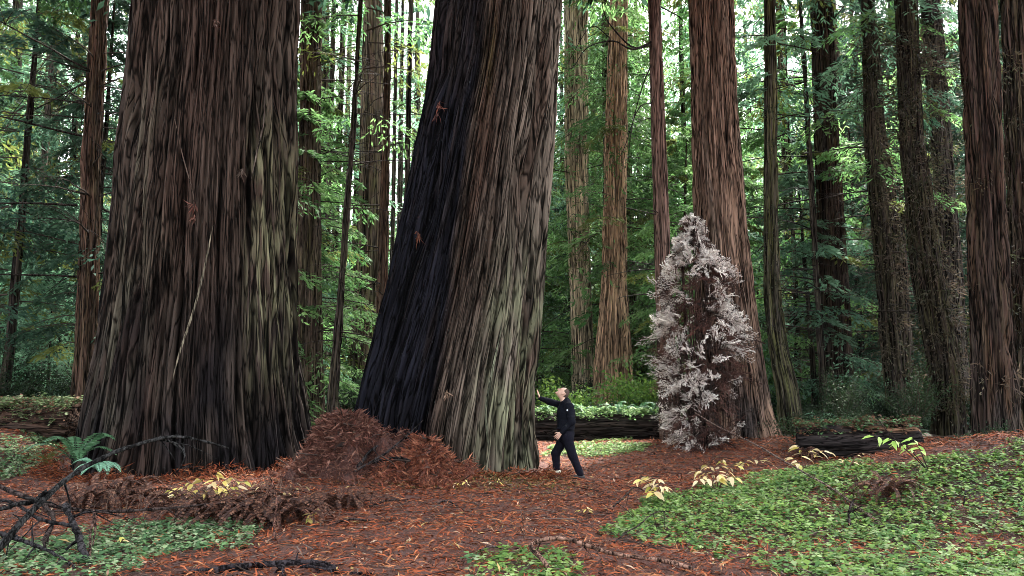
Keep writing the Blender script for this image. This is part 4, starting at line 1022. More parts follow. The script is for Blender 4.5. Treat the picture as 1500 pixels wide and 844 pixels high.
def leafy_plant(label, base, stems, leaves, kinds, seed, size=1., cat='plant', group=None, name='leafy_plant', stemc=(.10, .055, .04), per=None):
    """stems: list of world polylines; leaves spread along the outer part of each stem in pairs"""
    rs = random.Random(seed); t = thing(name, base, label, cat, group)
    lines = []
    for st in stems:
        p = smooth_path([np.array(q)-np.array(base) for q in st], 14); lines.append((p, np.linspace(.008, .003, len(p)), stemc))
    V, Fq, C = tubes(lines, 5, seed=seed); obj('stem', mesh_np('plant_stem', V, Fq, C, [M_twig]), t)
    for p, _, _ in lines:
        for k in range(leaves):
            u = .32+.68*(k+.5)/leaves; i = min(len(p)-2, int(u*(len(p)-1))); q = p[i]; tg = p[i+1]-p[i]
            az = math.atan2(tg[1], tg[0])
            if abs(tg[0])+abs(tg[1]) < .3*abs(tg[2]): az = rs.uniform(0, 6.28)
            az += (1 if k % 2 else -1)*rs.uniform(.5, 1.25) if k < leaves-1 else rs.uniform(-.2, .2)
            kd = LV[rs.choice(kinds)]; o = obj('leaf', rs.choice(kd), t, tuple(q))
            o.rotation_euler = (rs.uniform(-.6, .6), rs.uniform(-.15, .5), az); s = size*rs.uniform(.65, 1.15); o.scale = (s,)*3
    return t
def arching(px0, py0, tips, d=None, lift=.25):
    g = gpt(px0, py0) if d is None else None
    b = g; out = []
    for tx, ty, dd in tips:
        e = P(tx, ty, b.y+dd); m = (b+e)/2; m.z += lift*(e-b).length
        out.append([tuple(b), tuple(m), tuple(e)])
    return tuple(b), out
b, st = arching(305, 755, [(248, 718, .2), (268, 705, -.1), (290, 700, .3), (320, 688, .0), (345, 696, .3), (362, 705, -.1), (330, 715, -.3), (300, 722, -.3), (365, 722, 0.1), (240, 728, 0), (258, 728, -.2), (312, 705, -.2), (350, 712, .1), (335, 700, .1)])
leafy_plant('yellow leaved bushy plant before the foot of the upright giant', b, st, 7, ['yellow', 'yellow', 'cream'], 1, .85)
b, st = arching(395, 765, [(372, 706, 0), (386, 698, .1), (440, 705, .1), (455, 712, 0.2)])
leafy_plant('small cream leaved sprig among the withered ferns', b, st, 3, ['cream'], 2, .6)
b, st = arching(458, 770, [(455, 752, 0), (462, 745, 0), (450, 760, -.1)])
leafy_plant('tiny bright yellow seedling on the litter edge by the withered ferns', b, st, 3, ['yellow'], 3, .62)
b, st = arching(463, 690, [(455, 668, 0), (466, 655, 0.1), (472, 675, -.1)])
leafy_plant('green leaved seedling at the left foot of the bark heap', b, st, 3, ['green', 'lime'], 4, .8)
b, st = arching(970, 738, [(925, 703, 0), (945, 697, .1), (962, 700, -.1), (975, 712, -.2), (955, 722, -.2)])
leafy_plant('cream leaved plant on the path edge, right of the person', b, st, 7, ['cream', 'cream', 'yellow'], 5, 1.05)
b, st = arching(1050, 720, [(1018, 690, 0), (1035, 680, .2), (1060, 672, .2), (1095, 678, .2), (1138, 684, .3), (1055, 695, -.2), (1020, 705, -.3), (1080, 700, -.2)])
leafy_plant('spreading cream leaved plant in front of the white needled sprouts', b, st, 7, ['cream', 'cream', 'cream', 'yellow'], 6, 1.05)
b, st = arching(1178, 692, [(1155, 670, .1), (1168, 652, .1), (1192, 658, .2), (1215, 662, .2), (1165, 680, -.1)])
leafy_plant('cream leaved plant crossing the slanting pole on the clover edge', b, st, 6, ['cream', 'yellow', 'cream'], 7, 1.05)
b, st = arching(1240, 690, [(1232, 672, 0), (1278, 668, .2), (1262, 676, 0)])
leafy_plant('small pale withering plant on the clover crest below the bare log', b, st, 3, ['cream'], 8, .6)
b, st = arching(1360, 690, [(1268, 636, -.5), (1298, 640, -.4), (1334, 638, -.3)], lift=.1)
leafy_plant('drooping twig with bright lime leaves in front of the bare log', b, st, 8, ['lime'], 9, .95, cat='twig', name='leafy_twig', stemc=(.035, .028, .025))
for i, (px, py, lb) in enumerate([(680, 716, 'tiny yellow seedling on the litter right below the leaning giant'), (612, 700, 'pale yellow seedling on the low orange heap'), (728, 714, 'low olive yellow seedling on the mossy swell beside the person'), (858, 756, 'lone yellow seedling on the open path'), (175, 800, 'yellow seedling in the clover patch at the lower left'), (770, 650, 'pale seedling at the right foot of the leaning giant'), (600, 668, 'yellow sprig on the slope of the low orange heap')]):
    b, st = arching(px, py, [(px-12, py-8, 0), (px+8, py-10, .05), (px+2, py-14, -.05)])
    leafy_plant(lb, b, st, 3, ['yellow', 'cream'], 20+i, .5, name='seedling', cat='seedling')
# star of a single cream leaf cluster low in the clover
b, st = arching(1062, 834, [(1060, 822, 0)]); leafy_plant('single pale star shaped seedling at the lower edge of the clover', b, st, 5, ['cream'], 30, .4, name='seedling', cat='seedling')

# ------------------------------------------------------------------ dead branches and sticks in the foreground
def stick(label, mains, c=(.045, .036, .034), cat='branch', name='dead_branch', twigs=0, seed=0, sides=7, tl=.5):
    """mains: list of (list of (px,py,d), r0, r1); first is the main stem, others are side branches as parts"""
    rs = np.random.RandomState(seed)
    p0 = P(*mains[0][0][0]); t = thing(name, p0, label, cat)
    off = np.array(p0); tw = []
    for k, (pts, r0, r1) in enumerate(mains):
        p = smooth_path([np.array(P(*q))-off for q in pts], 28); n = len(p)
        p = p + np.cumsum(rs.randn(n, 3)*.004, 0)
        rad = np.linspace(r0, r1, n)*(1+.12*rs.randn(n))
        V, Fq, C = tubes([(p, rad, c)], sides, seed=seed+k)
        C = C*(.9+.2*np.random.RandomState(k).rand(len(C), 1))
        obj('stem' if k == 0 else 'side_branch', mesh_np('branch_wood', V, Fq, C, [M_wood], {'rest': V}), t)
        for _ in range(twigs):
            i = rs.randint(2, n-1); dv = rs.randn(3)*.5+(p[min(i+1, n-1)]-p[i-1])*2; dv[2] -= .3; l = tl*(.3+.7*rs.rand())
            dv /= np.linalg.norm(dv); q = p[i]+np.outer(np.linspace(0, 1, 5), dv*l); q[:, 2] -= .2*l*np.linspace(0, 1, 5)**2; q += np.cumsum(rs.randn(5, 3)*.02*l, 0)
            tw.append((q, np.linspace(rad[i]*.45+.002, .002, 5), c))
    if tw:
        V, Fq, C = tubes(tw, 4, seed=seed); tag(obj('twig_spray', mesh_np('twig_spray', V, Fq, C, [M_wood], {'rest': V}), t), kind='stuff')
    return t
stick('dark dead branch arching from the lower left edge over to the upright giant', [
    ([(-30, 830, 7.6), (20, 775, 7.8), (70, 722, 8.2), (120, 684, 8.7), (180, 657, 9.2), (250, 640, 9.8), (300, 648, 10.2), (335, 658, 10.6)], .036, .013),
    ([(225, 644, 9.7), (262, 652, 9.9), (268, 668, 9.8), (258, 690, 9.8)], .016, .006), ([(70, 722, 8.2), (40, 735, 8.1), (-20, 745, 8.0)], .03, .018)], (.030, .030, .030), twigs=5, seed=1)
stick('long low dead branch lying across the withered ferns at the left', [
    ([(-20, 702, 9.6), (60, 735, 9.3), (120, 745, 9.2), (190, 748, 9.3), (260, 742, 9.6), (330, 735, 10.0)], .030, .010),
    ([(60, 735, 9.3), (80, 760, 8.8), (70, 800, 8.2), (95, 850, 7.6)], .028, .016)], (.05, .036, .033), twigs=6, seed=2)
stick('black tangled dead branch standing in the lower left clover', [
    ([(95, 740, 8.5), (112, 775, 8.2), (128, 810, 7.9), (140, 850, 7.5)], .035, .03),
    ([(-10, 778, 7.9), (30, 795, 7.8), (70, 810, 7.7), (110, 838, 7.5)], .025, .012), ([(110, 770, 8.2), (60, 760, 8.3), (20, 735, 8.5), (-15, 728, 8.7)], .02, .01)], (.032, .030, .032), twigs=7, seed=3, tl=.4)
stick('broken upright stub of a dead stem left of the lower clover patch', [([(130, 842, 7.5), (131, 800, 8.0), (134, 745, 8.6)], .012, .010), ([(137, 752, 8.6), (140, 775, 8.5), (136, 800, 8.2)], .018, .006)], (.10, .06, .05), seed=4)
stick('dark dead limb lying along the bottom edge of the path', [([(250, 850, 7.3), (330, 836, 7.4), (400, 828, 7.5), (450, 826, 7.5), (480, 832, 7.45), (520, 848, 7.3)], .035, .02), ([(415, 828, 7.5), (420, 850, 7.2)], .02, .015), ([(440, 828, 7.5), (500, 838, 7.4), (560, 846, 7.3)], .02, .01)], (.035, .030, .034), twigs=6, seed=5, tl=.4)
stick('brown bare vine looping over the red litter at the bottom centre', [
    ([(815, 850, 7.3), (795, 822, 7.5), (777, 803, 7.7), (790, 795, 7.8), (830, 793, 7.9), (890, 812, 7.7), (960, 824, 7.6), (1010, 836, 7.4), (1030, 850, 7.3)], .024, .016),
    ([(768, 790, 7.9), (766, 760, 8.3), (762, 735, 8.6)], .006, .004), ([(840, 812, 7.7), (870, 800, 7.8), (885, 830, 7.5)], .006, .003)], (.17, .10, .075), name='bare_vine', cat='vine', twigs=4, seed=6, tl=.35)
stick('long thin pale pole slanting down through the clover to the bottom edge', [([(1018, 605, 18.2), (1045, 622, 17.0), (1110, 655, 14.4), (1160, 683, 12.6), (1215, 715, 11.0), (1290, 770, 9.4), (1345, 812, 8.4), (1395, 850, 7.6)], .012, .016)], (.22, .16, .135), name='slanting_pole', cat='pole', seed=7)
stick('dark dead root jutting from the litter between the heaps', [([(520, 690, 13.8), (555, 672, 13.9), (590, 645, 14.0), (622, 618, 14.2)], .028, .006), ([(545, 677, 13.9), (580, 672, 13.8), (600, 676, 13.6)], .03, .012), ([(522, 688, 13.8), (540, 665, 14.0), (552, 655, 14.1)], .035, .02)], (.035, .030, .030), name='dead_root', cat='root', twigs=3, seed=8)
stick('thin black arched stem rising from the clover at the right', [([(1412, 762, 9.6), (1414, 735, 9.8), (1418, 718, 9.9), (1430, 712, 10.0)], .008, .006)], (.03, .028, .028), name='dead_sapling', cat='sapling', seed=9)
stick('short dark twig stump standing in the clover left of the withered fern', [([(1245, 775, 9.3), (1243, 755, 9.5), (1247, 735, 9.7)], .016, .012), ([(1244, 750, 9.5), (1262, 738, 9.6)], .01, .006)], (.035, .028, .026), name='twig_stump', cat='twig', twigs=3, seed=10, tl=.25)
def dry_brush():
    rs = np.random.RandomState(61); lines = []
    for k in range(260):
        px = rs.choice([rs.uniform(85, 240), rs.uniform(240, 345), rs.uniform(335, 465)]); d = rs.uniform(10.4, 12.6); x = place_px(px, d); z0 = gh(x, d)
        h_ = .12+.42*rs.rand(); a = rs.rand()*6.28; t_ = np.linspace(0, 1, 5); ln = .35*rs.rand()
        p = np.stack([x+np.cos(a)*ln*t_**2, d+np.sin(a)*ln*t_**2, z0+h_*t_-h_*.35*t_**3], -1)+np.cumsum(rs.randn(5, 3)*.012, 0)
        lines.append((p, np.linspace(.005, .002, 5), [(.10, .055, .04), (.16, .10, .075), (.06, .035, .028), (.22, .15, .11)][rs.randint(4)]))
    V, Fq, C = tubes(lines, 3, seed=61); tag(obj('dry_stalks', mesh_np('dry_stalks', V, Fq, C, [M_twig], smooth=False)), kind='stuff')
dry_brush()
stick('upright reddish dead stem in front of the withered ferns', [([(403, 790, 8.6), (404, 760, 9.0), (407, 730, 9.3), (398, 700, 9.5)], .012, .006), ([(405, 750, 9.1), (425, 735, 9.2)], .006, .003)], (.13, .065, .05), name='dead_sapling', cat='sapling', twigs=4, seed=11, tl=.4)
stick('fine upright twig beside the long pale pole', [([(1035, 722, 12.8), (1036, 690, 13.0), (1050, 668, 13.2)], .007, .003), ([(1036, 700, 13.0), (1022, 682, 13.0)], .005, .003)], (.05, .035, .03), name='dead_sapling', cat='sapling', twigs=3, seed=12, tl=.5)
stick('dark twig angling over the left edge of the clover bank', [([(900, 795, 8.6), (930, 772, 9.0), (958, 752, 9.3), (975, 748, 9.5)], .009, .005)], (.05, .038, .034), name='fallen_twig', cat='twig', twigs=3, seed=13, tl=.4)
stick('dark fallen stick at the path edge below the cream plant', [([(898, 742, 10.6), (920, 722, 11.2), (930, 716, 11.6), (945, 722, 11.8)], .014, .008)], (.06, .042, .036), name='fallen_twig', cat='twig', twigs=3, seed=14, tl=.4)
stick('bent dark branch lying among the dead litter before the right edge redwood', [([(1330, 655, 14.5), (1380, 652, 14.6), (1420, 648, 14.8), (1440, 640, 15)], .02, .01), ([(1325, 655, 14.4), (1300, 632, 14.6), (1275, 600, 15.0)], .012, .005)], (.04, .033, .03), twigs=4, seed=15)
for i, (px, py, dx, lb) in enumerate([(540, 745, 60, 'short grey stick on the red litter near the small withered ferns'), (480, 772, 70, 'thin bent stick on the litter beside the withered ferns'), (700, 812, 45, 'dark short stick on the litter at the bottom centre'), (640, 740, 30, 'small black chip of wood on the open red litter')]):
    g1 = gpt(px, py); g2 = gpt(px+dx, py-8+4*i)
    t = thing('fallen_stick', g1, lb, 'stick')
    p = np.array([np.zeros(3), np.array((g2-g1)*.5)+[0, 0, .05], np.array(g2-g1)]); p = smooth_path(p, 12); p[:, 2] += .025
    V, Fq, C = tubes([(p, np.linspace(.018, .009, len(p)), (.06, .045, .042))], 6); obj('stem', mesh_np('stick_wood', V, Fq, C, [M_wood], {'rest': V}), t)

# overhanging boughs of the slim pinkish trunk near the top of the picture
def limb(parent, pts, r0, r1, c=(.035, .03, .028)):
    p = smooth_path([np.array(P(*q)) for q in pts], 20); V, Fq, C = tubes([(p, np.linspace(r0, r1, len(p)), c)], 5)
    return obj('branch', mesh_np('branch', V, Fq, C, [M_wood], {'rest': V}), parent)
for pts, r0 in [([(958, 60, 21), (930, 70, 20.6), (905, 50, 20.2), (885, 20, 20), (880, -20, 20)], .035), ([(958, 65, 21), (925, 72, 20.5), (898, 60, 20.4), (860, 70, 20), (838, 100, 19.8), (815, 95, 19.6)], .03),
                ([(956, 90, 21), (940, 130, 20.6), (925, 190, 20.4), (920, 240, 20.4)], .022), ([(893, 55, 20.2), (865, 40, 20), (830, 95, 19.8)], .018), ([(957, 150, 21), (935, 160, 20.5), (915, 215, 20.3), (905, 235, 20.2)], .018), ([(968, 10, 21), (1000, 30, 20.6), (1004, 60, 20.4)], .022)]:
    limb(t13, pts, r0, .006)

# peeling strips and snagged shreds on the giants
def strip(parent, pts, off, w, c, n=26, curl=.03):
    """thin ribbon lying on the bark along photo pixels"""
    p = smooth_path([np.array(q) for q in pts], n); m = len(p)
    t = np.gradient(p, axis=0); t /= np.linalg.norm(t, axis=1)[:, None]
    s = np.cross(t, np.array([0, -1., 0])); s /= np.linalg.norm(s, axis=1)[:, None]
    wv = w*np.sin(np.linspace(.15, PI-.1, m))**.6
    nrm = np.array([0, -1., 0])
    V = np.concatenate([p-s*wv[:, None], p+nrm*.02, p+s*wv[:, None]]); i = np.arange(m-1)
    Fq = np.concatenate([np.stack([i, i+1, m+i+1, m+i], -1), np.stack([m+i, m+i+1, 2*m+i+1, 2*m+i], -1)])
    C = np.tile(np.array(c), (len(V), 1))*(.8+.4*np.random.RandomState(m).rand(len(V), 1))
    return obj('bark_strip', mesh_np('bark_strip', V, Fq, C, [M_bark], {'rest': V[:, [0, 1, 2]]}), parent)
def on_trunk(px, py, d0, z, cx, r, out=.05):
    q = P(px, py, d0)
    for _ in range(6):
        c = float(np.interp(q.z, z, cx)); rr = float(np.interp(q.z, z, r)); dx = min(.98, abs(q.x-c)/rr)
        q = P(px, py, d0-rr*math.sqrt(1-dx*dx)-out)
    return tuple(q)
for path, w_, c_ in [([(312, 330), (300, 390), (285, 450), (262, 520), (252, 560)], .020, (.17, .15, .11)), ([(388, 135), (386, 180), (376, 225), (368, 262)], .015, (.16, .13, .11)), ([(256, 175), (268, 230), (282, 280), (285, 310)], .010, (.10, .075, .06)), ([(398, 330), (402, 420), (410, 500)], .016, (.18, .175, .11))]:
    strip(tA, [on_trunk(a, b, 16.0, zA, cA, rA, .06) for a, b in path], 0, w_, c_)
for path, w_, c_ in [([(735, 480), (722, 540), (712, 600), (716, 660)], .022, (.15, .16, .11))]:
    strip(tB, [on_trunk(a, b, 16.2, zB, cB, rB, .06) for a, b in path], 0, w_, c_)
def shred(parent, px, py, tr, size, c, seed):
    q = np.array(on_trunk(px, py, *tr)); rs = np.random.RandomState(seed); n = 16
    D = rs.randn(n, 3)*.5; D[:, 2] -= .9; D[:, 1] -= .4
    v = kites(q+rs.randn(n, 3)*np.array([.06, .03, .14])*size, D, rs.randn(n, 3), size*(.3+.4*rs.rand(n)), .03, np.tile(np.array(c), (n, 1))*(.6+.8*rs.rand(n))[:, None], bend=.1)
    tag(obj('bark_shred', mesh_np('bark_shred', *v, [M_litter], smooth=False), parent), kind='stuff')
TA = (16.0, zA, cA, rA); TB = (16.2, zB, cB, rB)
for i, (px, py, s, c_) in enumerate([(316, 32, .28, (.12, .075, .06)), (284, 300, .32, (.15, .065, .05)), (285, 318, .28, (.16, .08, .06)), (355, 250, .3, (.10, .075, .06))]): shred(tA, px, py, TA, s, c_, i)
for i, (px, py, s, c_) in enumerate([(643, 152, .32, (.17, .065, .045)), (640, 168, .25, (.08, .035, .03)), (613, 343, .32, (.17, .07, .045)), (655, 575, .22, (.25, .17, .12))]): shred(tB, px, py, TB, s, c_, 40+i)

# ------------------------------------------------------------------ person
def build_person():
    D0 = 15.6
    root_p = P(830, 700, D0); root_p.z = gh(root_p.x, root_p.y)
    t = thing('person', root_p, 'person in black clothes gazing up, one hand on the leaning giant', 'person')
    O = np.array(root_p)
    def J(px, py, dd=0): return np.array(P(px, py, D0+dd))-O
    def skin(name, chains, mat, parent, sub=2, extra=None, voxel=None):
        """chains: list of joint lists [(pos, radius or (rx,ry))]; chains that start on an existing point join it"""
        V = []; E = []; RR = []
        def vid(p):
            for i, q in enumerate(V):
                if np.linalg.norm(q-p) < 1e-4: return i
            return -1
        for ch in chains:
            prev = None
            for p, r in ch:
                i = vid(p)
                if i < 0: V.append(np.asarray(p, float)); RR.append(r); i = len(V)-1
                if prev is not None and prev != i: E.append((prev, i))
                prev = i
        me = bpy.data.meshes.new(name); me.from_pydata([tuple(v) for v in V], E, []); me.update()
        o = bpy.data.objects.new(name, me); col.objects.link(o)
        md = o.modifiers.new('s', 'SKIN'); md.use_smooth_shade = True; md.branch_smoothing = .6
        sv = me.skin_vertices[0].data if len(me.skin_vertices) else None
        if sv is None:
            me.attributes  # skin layer is made by the modifier below
        return o, me, RR, md
    return t, O, J
def capsule_field(prims, res, pad=.03):
    """smooth union of tapered capsules and ellipsoids sampled on a grid -> surface nets mesh"""
    pts = np.concatenate([np.array([p[0]-p[2], p[0]+p[2], p[1]-p[3], p[1]+p[3]]) if p[4] == 'c' else np.array([p[0]-p[1].max(), p[0]+p[1].max()]) for p in prims])
    lo = pts.min(0)-pad; hi = pts.max(0)+pad; n = np.ceil((hi-lo)/res).astype(int)+1
    gx = [lo[k]+res*np.arange(n[k]) for k in range(3)]
    Fd = np.full(n, 1.0)
    for p in prims:
        kk = p[5]
        if p[4] == 'c':
            a, b, r0, r1 = p[:4]; bl = np.minimum(a-r0, b-r1)-kk*2-.01; bh = np.maximum(a+r0, b+r1)+kk*2+.01
        else:
            a, s = p[:2]; bl = a-s.max()-kk*2-.01; bh = a+s.max()+kk*2+.01
        i0 = np.maximum(0, np.floor((bl-lo)/res).astype(int)); i1 = np.minimum(n, np.ceil((bh-lo)/res).astype(int)+1)
        X, Y, Z = np.meshgrid(gx[0][i0[0]:i1[0]], gx[1][i0[1]:i1[1]], gx[2][i0[2]:i1[2]], indexing='ij')
        Q = np.stack([X, Y, Z], -1)
        if p[4] == 'c':
            ab = b-a; h = np.clip(((Q-a)@ab)/(ab@ab+1e-9), 0, 1); f = np.linalg.norm(Q-a-h[..., None]*ab, axis=-1)-(r0+(r1-r0)*h)
        else:
            M = p[6]; q = (Q-a)@M; k0 = np.linalg.norm(q/s, axis=-1); k1 = np.linalg.norm(q/(s*s), axis=-1); f = k0*(k0-1)/(k1+1e-9)
        sl = (slice(i0[0], i1[0]), slice(i0[1], i1[1]), slice(i0[2], i1[2])); g = Fd[sl]
        h = np.maximum(kk-np.abs(g-f), 0)/kk; Fd[sl] = np.minimum(g, f)-h*h*kk*.25
    # surface nets
    ins = Fd < 0
    c = np.zeros(np.array(Fd.shape)-1, int)
    for dx in (0, 1):
        for dy in (0, 1):
            for dz in (0, 1): c += ins[dx:ins.shape[0]-1+dx, dy:ins.shape[1]-1+dy, dz:ins.shape[2]-1+dz]
    act = (c > 0) & (c < 8); idx = -np.ones(act.shape, int); cells = np.argwhere(act); idx[act] = np.arange(len(cells))
    acc = np.zeros((len(cells), 3)); cnt = np.zeros(len(cells))
    cor = [(0, 0, 0), (1, 0, 0), (0, 1, 0), (1, 1, 0), (0, 0, 1), (1, 0, 1), (0, 1, 1), (1, 1, 1)]
    ed = [(0, 1), (2, 3), (4, 5), (6, 7), (0, 2), (1, 3), (4, 6), (5, 7), (0, 4), (1, 5), (2, 6), (3, 7)]
    for e0, e1 in ed:
        a = cells+cor[e0]; b = cells+cor[e1]; fa = Fd[tuple(a.T)]; fb = Fd[tuple(b.T)]; m = (fa < 0) != (fb < 0)
        tt = np.where(m, fa/(fa-fb+1e-12), 0)[:, None]; acc += np.where(m[:, None], a+(b-a)*tt, 0); cnt += m
    V = lo+res*(acc/np.maximum(cnt, 1)[:, None])
    Fq = []
    for ax in range(3):
        sl0 = [slice(1, -1)]*3; s = [slice(None)]*3; s0 = list(s); s1 = list(s); s0[ax] = slice(0, -1); s1[ax] = slice(1, None)
        A = ins[tuple(s0)]; Bn = ins[tuple(s1)]; cr = np.argwhere(A != Bn); flip = A[tuple(cr.T)]
        o1, o2 = (ax+1) % 3, (ax+2) % 3
        ok = (cr[:, o1] > 0) & (cr[:, o2] > 0) & (cr[:, o1] < idx.shape[o1]) & (cr[:, o2] < idx.shape[o2]); cr = cr[ok]; flip = flip[ok]
        q = []
        for d1, d2 in ((-1, -1), (0, -1), (0, 0), (-1, 0)):
            k = cr.copy(); k[:, o1] += d1; k[:, o2] += d2; q.append(idx[tuple(k.T)])
        q = np.stack(q, -1); q = np.where(flip[:, None], q, q[:, ::-1]); Fq.append(q)
    Fq = np.concatenate(Fq); Fq = Fq[(Fq >= 0).all(1)]
    return V, Fq
def person():
    t, O, J = build_person()
    M_skin = mat_plain('skin', (.52, .33, .25), .5, .4, 60, .08); M_jkt = mat_plain('black_jacket', (.005, .006, .010), .8, .08, 40, .35, .3)
    M_trs = mat_plain('dark_trousers', (.006, .006, .011), .85, .08, 40, .35, .3); M_shoe = mat_plain('dark_shoe', (.02, .02, .022), .5, .4, 50, .3)
    M_sole = mat_plain('pale_shoe', (.62, .60, .50), .6, .3, 50, .2); M_hair = mat_plain('cropped_hair', (.07, .05, .04), .9, .2, 200, .4); M_patch = mat_plain('sleeve_patch', (.55, .55, .58), .6)
    def cap(a, b, r0, r1, k=.03): return (np.asarray(a), np.asarray(b), r0, r1, 'c', k)
    def ell(c, s, M=np.eye(3), k=.02): return (np.asarray(c), np.asarray(s, float), None, None, 'e', k, M)
    # joints (facing the tree on the left; near side is the left arm)
    hipL = J(830, 640, -.09); hipR = J(828, 640, .09); kneeR = J(814, 664, .10); ankR = J(815, 686, .10); kneeL = J(839, 668, -.12); ankL = J(850, 696, -.16)
    pel = J(829, 636); wst = J(829, 622); chest = J(829, 604); shL = J(834, 596, -.19); shR = J(824, 594, .18); nkb = J(829, 592); nk = J(828.5, 585.5)
    hd = J(824.5, 576.5)
    elL = J(838, 618, -.24); wrL = J(822, 634, -.22); elR = J(806, 589, .28); wrR = J(790.5, 583, .25)
    # snap the feet to the ground
    def foot(a):
        w_ = a+O; return gh(w_[0], w_[1])-O[2]
    for a in (ankR, ankL): a[2] = foot(a)+.10
    # head frame: gaze up and to the left
    tilt = R(52); fwd = np.array([-math.cos(tilt), .05, math.sin(tilt)]); fwd /= np.linalg.norm(fwd)
    side = np.array([0.05, -1, 0.]); side -= fwd*(side@fwd); side /= np.linalg.norm(side); up = np.cross(side, fwd); up = up if up[2] > 0 or up[0] > 0 else -up
    if up@np.array([.7, 0, .7]) < 0: up = -up
    Mh = np.stack([fwd, side, up], -1)
    def hp(f, s, u): return hd+fwd*f+side*s+up*u
    prims = [ell(hd+up*.015, (.098, .076, .108), Mh, .02), ell(hp(.035, 0, -.055), (.062, .055, .058), Mh, .03), cap(hp(.095, 0, .012), hp(.118, 0, -.022), .011, .016, .012), ell(hp(.088, 0, -.092), (.022, .026, .018), Mh, .02),
             cap(hp(.094, -.022, -.055), hp(.094, .022, -.055), .007, .007, .008), cap(hp(.088, -.036, .035), hp(.088, .036, .035), .012, .012, .012),
             ell(hp(.0, .078, -.005), (.022, .010, .034), Mh, .008), ell(hp(.0, -.078, -.005), (.022, .010, .034), Mh, .008), ell(hp(.082, .032, .012), (.014, .014, .011), Mh, .006), ell(hp(.082, -.032, .012), (.014, .014, .011), Mh, .006),
             cap(hp(-.03, 0, -.06), nkb, .055, .060, .03), cap(nkb, chest, .09, .13, .05), cap(chest, wst, .14, .125, .05), cap(wst, pel, .125, .13, .05),
             cap(nkb, shL, .07, .065, .05), cap(nkb, shR, .07, .065, .05), cap(shL, elL, .052, .042), cap(elL, wrL, .040, .027), cap(shR, elR, .052, .042), cap(elR, wrR, .040, .027),
             cap(hipL, kneeL, .085, .058, .04), cap(kneeL, ankL, .055, .038), cap(hipR, kneeR, .085, .058, .04), cap(kneeR, ankR, .055, .038), cap(pel, hipL, .11, .09, .04), cap(pel, hipR, .11, .09, .04)]
    for ank in (ankL, ankR): prims.append(cap(ank, ank+np.array([-.14, .02, -.06]), .035, .028, .03))
    def hand(w_, fdir, nrm, thumb, curl):
        fdir = fdir/np.linalg.norm(fdir); nrm = nrm-fdir*(nrm@fdir); nrm /= np.linalg.norm(nrm); lat = np.cross(nrm, fdir)
        if lat@thumb < 0: lat = -lat
        pal = w_+fdir*.085
        for k in range(4): prims.append(cap(w_+fdir*.01+lat*(.012*(1.5-k)*.8), pal+lat*(.021*(1.5-k)), .017, .013, .012))
        for k, ln in enumerate((.070, .080, .074, .058)):
            b0 = pal+lat*(.023*(1.5-k)); spread = lat*(.10*(1.5-k)); d1 = fdir+spread-nrm*curl*.3; d1 /= np.linalg.norm(d1); d2 = fdir+spread-nrm*curl*1.1; d2 /= np.linalg.norm(d2)
            m1 = b0+d1*ln*.5; prims.append(cap(b0, m1, .0095, .0088, .006)); prims.append(cap(m1, m1+d2*ln*.5, .0086, .0072, .006))
        tb = w_+fdir*.03+lat*.030; tm = tb+(fdir*.7+lat*.8-nrm*.2*curl)*.042; prims.append(cap(tb, tm, .013, .011, .01)); prims.append(cap(tm, tm+(fdir*.95+lat*.4-nrm*.4*curl)*.034, .0105, .008, .006))
    hand(wrR, np.array([-.30, .0, .95]), np.array([.93, -.15, .30]), np.array([0, -1, .3]), -.05)
    hand(wrL, np.array([-.62, .02, -.62]), np.array([.1, -1, .1]), np.array([-.5, 0, .6]), .35)
    V, Fq = capsule_field(prims, .0075)
    obj('body', mesh_np('body', V, Fq, None, [M_skin]), t)
    jk = [cap(nkb+np.array([0, 0, -.005]), chest, .095, .165, .06), cap(chest, wst, .170, .158, .06), cap(wst, pel, .158, .165, .05), cap(nkb, shL, .085, .082, .06), cap(nkb, shR, .085, .082, .06),
          cap(nk+np.array([.012, 0, -.015]), nkb, .066, .085, .03), cap(shL, elL, .074, .062, .04), cap(elL, elL+(wrL-elL)*.93, .060, .045, .04), cap(shR, elR, .074, .062, .04), cap(elR, elR+(wrR-elR)*.93, .060, .045, .04)]
    jk += [ell(J(836.5, 611, -.23), (.07, .065, .03), k=.03), ell(J(826, 628, -.10), (.16, .10, .03), k=.03)]
    V, Fq = capsule_field(jk, .012); V = V + .006*np.stack([pn(V[:, 2]*18, V[:, 0]*9, None, 3), pn(V[:, 2]*17, V[:, 1]*9, None, 4), pn(V[:, 0]*9, V[:, 2]*14, None, 5)], -1)
    j = obj('jacket', mesh_np('jacket', V, Fq, None, [M_jkt]), t)
    p0 = J(831, 601, -.275); a = np.arange(12)*2*PI/12
    Vp = np.concatenate([[p0+np.array([0, -.012, 0])], p0+np.stack([.017*np.cos(a), 0*a, .017*np.sin(a)], -1)]); Fp = np.array([(0, 1+k, 1+(k+1) % 12, 0) for k in range(12)])[:, :3]
    obj('sleeve_patch', mesh_np('sleeve_patch', Vp, Fp, None, [M_patch]), j)
    tr = [cap(wst+np.array([0, 0, -.06]), pel, .140, .150, .05), cap(pel, hipL, .14, .115, .05), cap(pel, hipR, .14, .115, .05), cap(hipL, kneeL, .112, .082, .05), cap(kneeL, ankL, .080, .068, .04), cap(hipR, kneeR, .112, .082, .05), cap(kneeR, ankR, .080, .068, .04)]
    V, Fq = capsule_field(tr, .012); V = V + .008*np.stack([pn(V[:, 2]*16, V[:, 0]*9, None, 6), pn(V[:, 2]*15, V[:, 1]*9, None, 7), 0*V[:, 0]], -1)
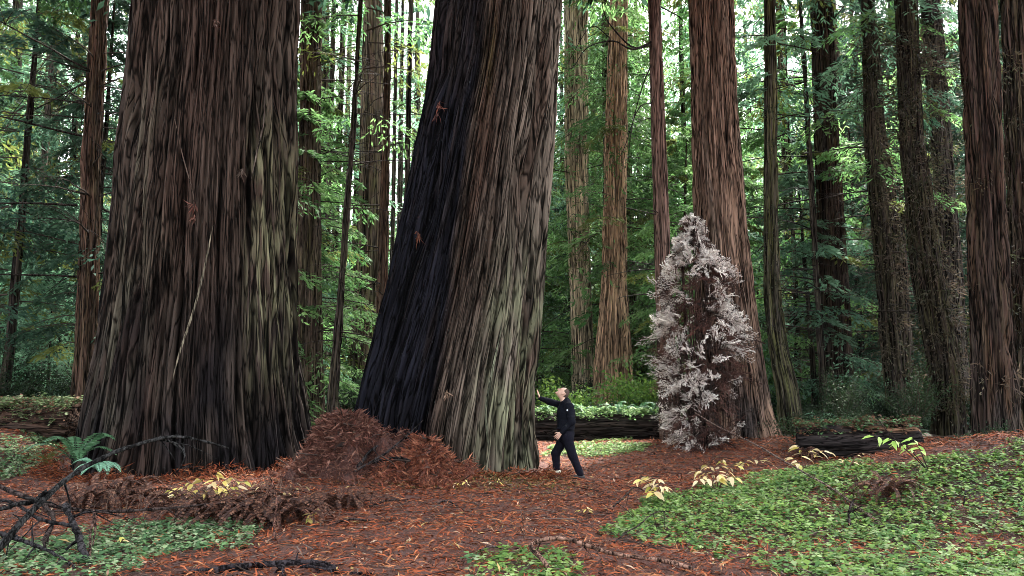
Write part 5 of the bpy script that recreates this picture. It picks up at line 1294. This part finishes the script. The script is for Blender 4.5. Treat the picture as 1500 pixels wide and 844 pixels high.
    obj('trousers', mesh_np('trousers', V, Fq, None, [M_trs]), t)
    for ank, m in ((ankL, M_shoe), (ankR, M_sole)):
        g0 = ank+np.array([0, 0, -.055]); hl = ank+np.array([.055, 0, -.062]); toe = ank+np.array([-.185, .02, -.070])
        sh = [cap(ank+np.array([0, 0, .01]), g0, .048, .05, .03), cap(hl, g0, .036, .044, .03), cap(g0, ank+np.array([-.10, .01, -.062]), .046, .044, .03), cap(ank+np.array([-.10, .01, -.062]), toe, .044, .030, .03)]
        V, Fq = capsule_field(sh, .008); fl = ank[2]-.10; V[:, 2] = np.maximum(V[:, 2], fl)
        s = obj('shoe', mesh_np('shoe', V, Fq, None, [m]), t)
        if m is M_sole: s['label'] = 'pale shoe on the forward foot'
    # close cropped hair and beard shadow: thin caps just over the skull
    hr = [ell(hd+up*.022-fwd*.014, (.097, .079, .106), Mh, .01)]
    V, Fq = capsule_field(hr, .008)
    rel = V-hd; keep = (rel@up > .035-.0*(rel@fwd)) & (rel@fwd < .045) | (rel@fwd < -.045)
    fk = keep[Fq].all(1); obj('hair', mesh_np('hair', V, Fq[fk], None, [M_hair]), t)
person()

# ------------------------------------------------------------------ air
def haze(density):
    m, n = newmat('haze_air'); out = N(n, 'ShaderNodeOutputMaterial'); v = N(n, 'ShaderNodeVolumePrincipled')
    v.inputs['Color'].default_value = (.86, .94, .95, 1); v.inputs['Density'].default_value = density; v.inputs['Anisotropy'].default_value = .2
    n.links.new(v.outputs[0], out.inputs['Volume'])
    x0, x1, y0, y1, z0, z1 = -440, 440, -440, 620, -3.5, 52
    V = [(x, y, z) for z in (z0, z1) for y in (y0, y1) for x in (x0, x1)]
    Fq = [(0, 2, 3, 1), (4, 5, 7, 6), (0, 1, 5, 4), (2, 6, 7, 3), (0, 4, 6, 2), (1, 3, 7, 5)]
    me = mesh_np('haze', np.array(V), np.array(Fq), None, [m], smooth=False)
    tag(obj('haze', me), kind='stuff')
HAZE = 0.0001
if HAZE: haze(HAZE)
